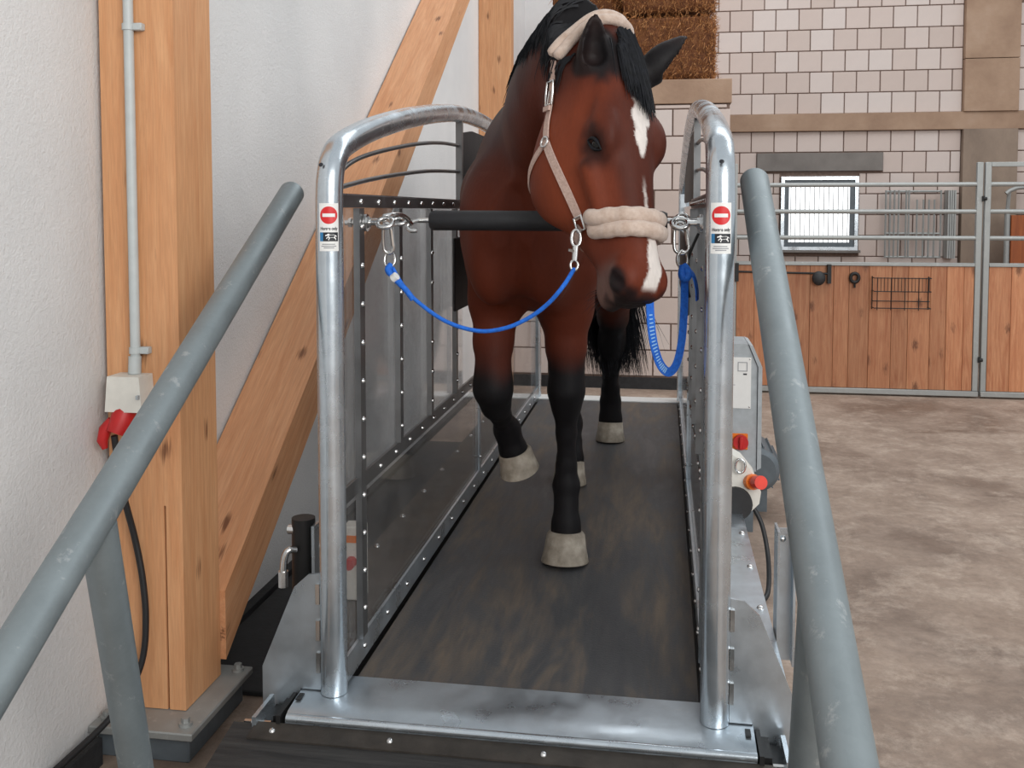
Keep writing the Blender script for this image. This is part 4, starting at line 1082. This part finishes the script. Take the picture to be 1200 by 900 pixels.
# crown fleece over the poll, cheek straps, throat strap, noseband
CR = HALT['crown']
p, n = onskin(CR, 6, .002)
fz = MB()
for off in (-.011, .011):
    pp = []
    for i in range(len(p)):
        t = (p[min(i+1, len(p)-1)]-p[max(i-1, 0)]).normalized(); pp.append(p[i]+t.cross(n[i]).normalized()*off+n[i]*.008)
    fz.tube(pp, [.006]+[.0145]*(len(pp)-2)+[.006], 12)
fz.build('crown_fleece', 'fleece_beige', ht_o, 60)
for nm, key, w in (('cheek_strap', 'upper', .021), ('throat_strap', 'throat', .018), ('cheek_strap', 'lower', .023), ('chin_strap', 'chin', .021), ('cheek_strap', 'far', .022)):
    p, n = onskin(HALT[key], 6, .0015)
    MB().ribbon(p, n, w, .004).build(nm, 'halter_webbing', ht_o, 30)
p, n = onskin(HALT['upper'], 6, .006)
i = len(p)//2
for j, nm in ((i-3, 'buckle'),):
    c, nn = p[j]+n[j]*.003, n[j]; t = (p[j+1]-p[j-1]).normalized(); sd = t.cross(nn).normalized()
    MB().tube([c+sd*a+t*b for a, b in ((-.016, -.030), (.016, -.030), (.018, 0), (.016, .030), (-.016, .030), (-.018, 0))], .0032, 8, closed=True).tube([c-t*.005, c+t*.028+nn*.003], .0022, 6).build(nm, 'chrome', ht_o, 50)
    c2 = p[j+4]+n[j+4]*.003
    MB().ribbon([c2-sd*.016, c2+sd*.016], [nn, nn], .012, .005).build('keeper_loop', 'halter_webbing', ht_o)
hl_src = None
for q in (2, 4, 6):
    MB().dome(p[q]+n[q]*.0, n[q], .0028, .0006, 8).build('strap_hole', 'black_metal', ht_o)
def skin_ring(hc3, r, name, tube=.0035, sq=False):
    hit = BV.find_nearest(Vector(H(*hc3))); c = hit[0]+hit[1]*.008; nn = hit[1]; u = Vector(ha)-nn*nn.dot(Vector(ha)); u.normalize(); v = nn.cross(u)
    pts = [c+u*(r*a)+v*(r*b) for a, b in ((-1, -.8), (-1, .8), (1, .8), (1, -.8))] if sq else ring_pts(c, u, v, r, r)
    MB().tube(pts, tube, 8, closed=True).build(name, 'chrome', ht_o, 60)
    return c
skin_ring(HALT['ring'], .013, 'cheek_ring')
sqc = skin_ring(HALT['square'], .017, 'square_ring', .004, True)
sqf = skin_ring(HALT['square_far'], .016, 'square_ring', .004, True)
p, n = onskin(HALT['nose'], 6, .001)
MB().ribbon(p, n, .024, .004).build('noseband', 'halter_webbing', ht_o, 30)
p2, n2 = p[2:-2], n[2:-2]
for off, nm in ((-.0165, 'nose_fleece'), (.0165, 'nose_fleece')):
    pp = []
    for i in range(len(p2)):
        t = (p2[min(i+1, len(p2)-1)]-p2[max(i-1, 0)]).normalized(); pp.append(p2[i]+t.cross(n2[i]).normalized()*off+n2[i]*.009)
    m = len(pp); MB().tube(pp, [.010]+[.0195+.0012*math.sin(i*1.7) for i in range(m-2)]+[.010], 14).build(nm, 'fleece_beige', ht_o, 60)

# left lead: snap hook, round blue rope to the left carabiner
lr = empty('lead_rope', tuple(sqc), 'round blue lead rope sagging from halter to the left panel', 'lead rope')
h0 = sqc+Vector((-.004, -.012, -.012))
MB().tube(ring_pts(h0+Vector((-.002, -.004, -.022)), (1, 0, 0), (0, .2, 1), .011, .020), .0042, 8, closed=True).tube([h0+Vector((-.002, -.006, -.040)), h0+Vector((-.004, -.008, -.075))], [.009, .008], 10).tube([h0+Vector((-.008, -.012, -.052)), h0+Vector((-.018, -.018, -.050))], .004, 6).build('snap_hook', 'chrome', lr, 50)
MB().tube(ring_pts(h0+Vector((-.006, -.009, -.086)), (1, 0, 0), (0, .2, 1), .009, .012), .0032, 8, closed=True).build('swivel_ring', 'chrome', lr, 50)
e0 = h0+Vector((-.007, -.010, -.096))
path = cr([tuple(e0), (-.225, 2.21, 1.228), (-.262, 2.22, 1.185), (-.311, 2.24, 1.148), (-.372, 2.26, 1.120), (-.444, 2.29, 1.109), (-.53, 2.32, 1.128), (-.612, 2.355, 1.174), (-.655, 2.375, 1.215), (-.684, 2.385, 1.258)], 8)
MB().tube(path, .0052, 10).build('rope', 'rope_blue', lr, 60)
MB().tube(ring_pts((-.688, 2.38, 1.276), (1, 0, 0), (0, .25, 1), .014, .020), .0035, 8, closed=True).build('end_ring', 'chrome', lr, 60)
MB().tube(cr([(-.684, 2.38, 1.262), (-.690, 2.372, 1.252), (-.684, 2.372, 1.240), (-.665, 2.366, 1.222), (-.640, 2.36, 1.200), (-.622, 2.36, 1.176)]), [.009]*12+[.0075]*19, 10).build('doubled_end', 'rope_blue', lr, 60)
MB().tube([(-.676, 2.365, 1.228), (-.665, 2.362, 1.236)], .011, 10).build('clamp', 'label_white', lr, 50)

# right lead: flat blue webbing strap with a stretch of white print
rs = empty('lead_strap', (.02, 2.27, 1.02), 'flat blue webbing strap hanging in a loop beside the muzzle', 'lead strap')
pts = cr([tuple(sqf+Vector((.0, -.004, -.02))), (-.030, 2.262, 1.30), (-.030, 2.25, 1.22), (-.027, 2.245, 1.15), (-.019, 2.25, 1.09), (-.004, 2.265, 1.042), (.016, 2.285, 1.021), (.034, 2.305, 1.038), (.046, 2.325, 1.09), (.051, 2.342, 1.16), (.052, 2.352, 1.235), (.052, 2.356, 1.262)], 7)
nrm = []
for i in range(len(pts)):
    t = (pts[min(i+1, len(pts)-1)]-pts[max(i-1, 0)]).normalized(); f = Vector((.62, -.78, 0)); nrm.append((f-t*f.dot(t)).normalized())
MB().ribbon(pts, nrm, .022, .0025).build('webbing', 'webbing_blue', rs, 30)
a0, b0 = 20, 40
for i in range(a0, b0):
    t = (pts[i+1]-pts[i-1]).normalized(); sd = t.cross(nrm[i]).normalized(); c = pts[i]+nrm[i]*.0027
    wd = random.uniform(.004, .0075)
    MB().ribbon([c-sd*wd, c+sd*wd], [nrm[i]]*2, .0028, .0006).build('printed_mark', 'webbing_print', rs)
MB().tube(ring_pts((.047, 2.358, 1.283), (.9, .3, 0), (0, 0, 1), .014, .020), .0038, 8, closed=True).build('end_ring', 'chrome', rs, 60)
MB().tube(cr([(.050, 2.352, 1.268), (.058, 2.345, 1.258), (.060, 2.340, 1.245), (.052, 2.338, 1.238), (.046, 2.342, 1.25), (.050, 2.352, 1.266)]), .010, 8).build('knot', 'webbing_blue', rs, 60)
tp = cr([(.060, 2.345, 1.258), (.072, 2.345, 1.245), (.080, 2.35, 1.215), (.082, 2.355, 1.185)], 4)
MB().ribbon(tp, [Vector((.9, -.4, .2))]*len(tp), .016, .003).build('loose_tail', 'webbing_blue', rs, 30)
tag(MB().tube(cr([(.085, 2.37, 1.345), (.078, 2.365, 1.33), (.066, 2.36, 1.30), (.058, 2.37, 1.26), (.060, 2.375, 1.22), (.066, 2.37, 1.19)]), .0035, 8).build('zip_tie', 'black_metal', None, 50),
    'thin black cord tied beside the right snap link', 'cord')
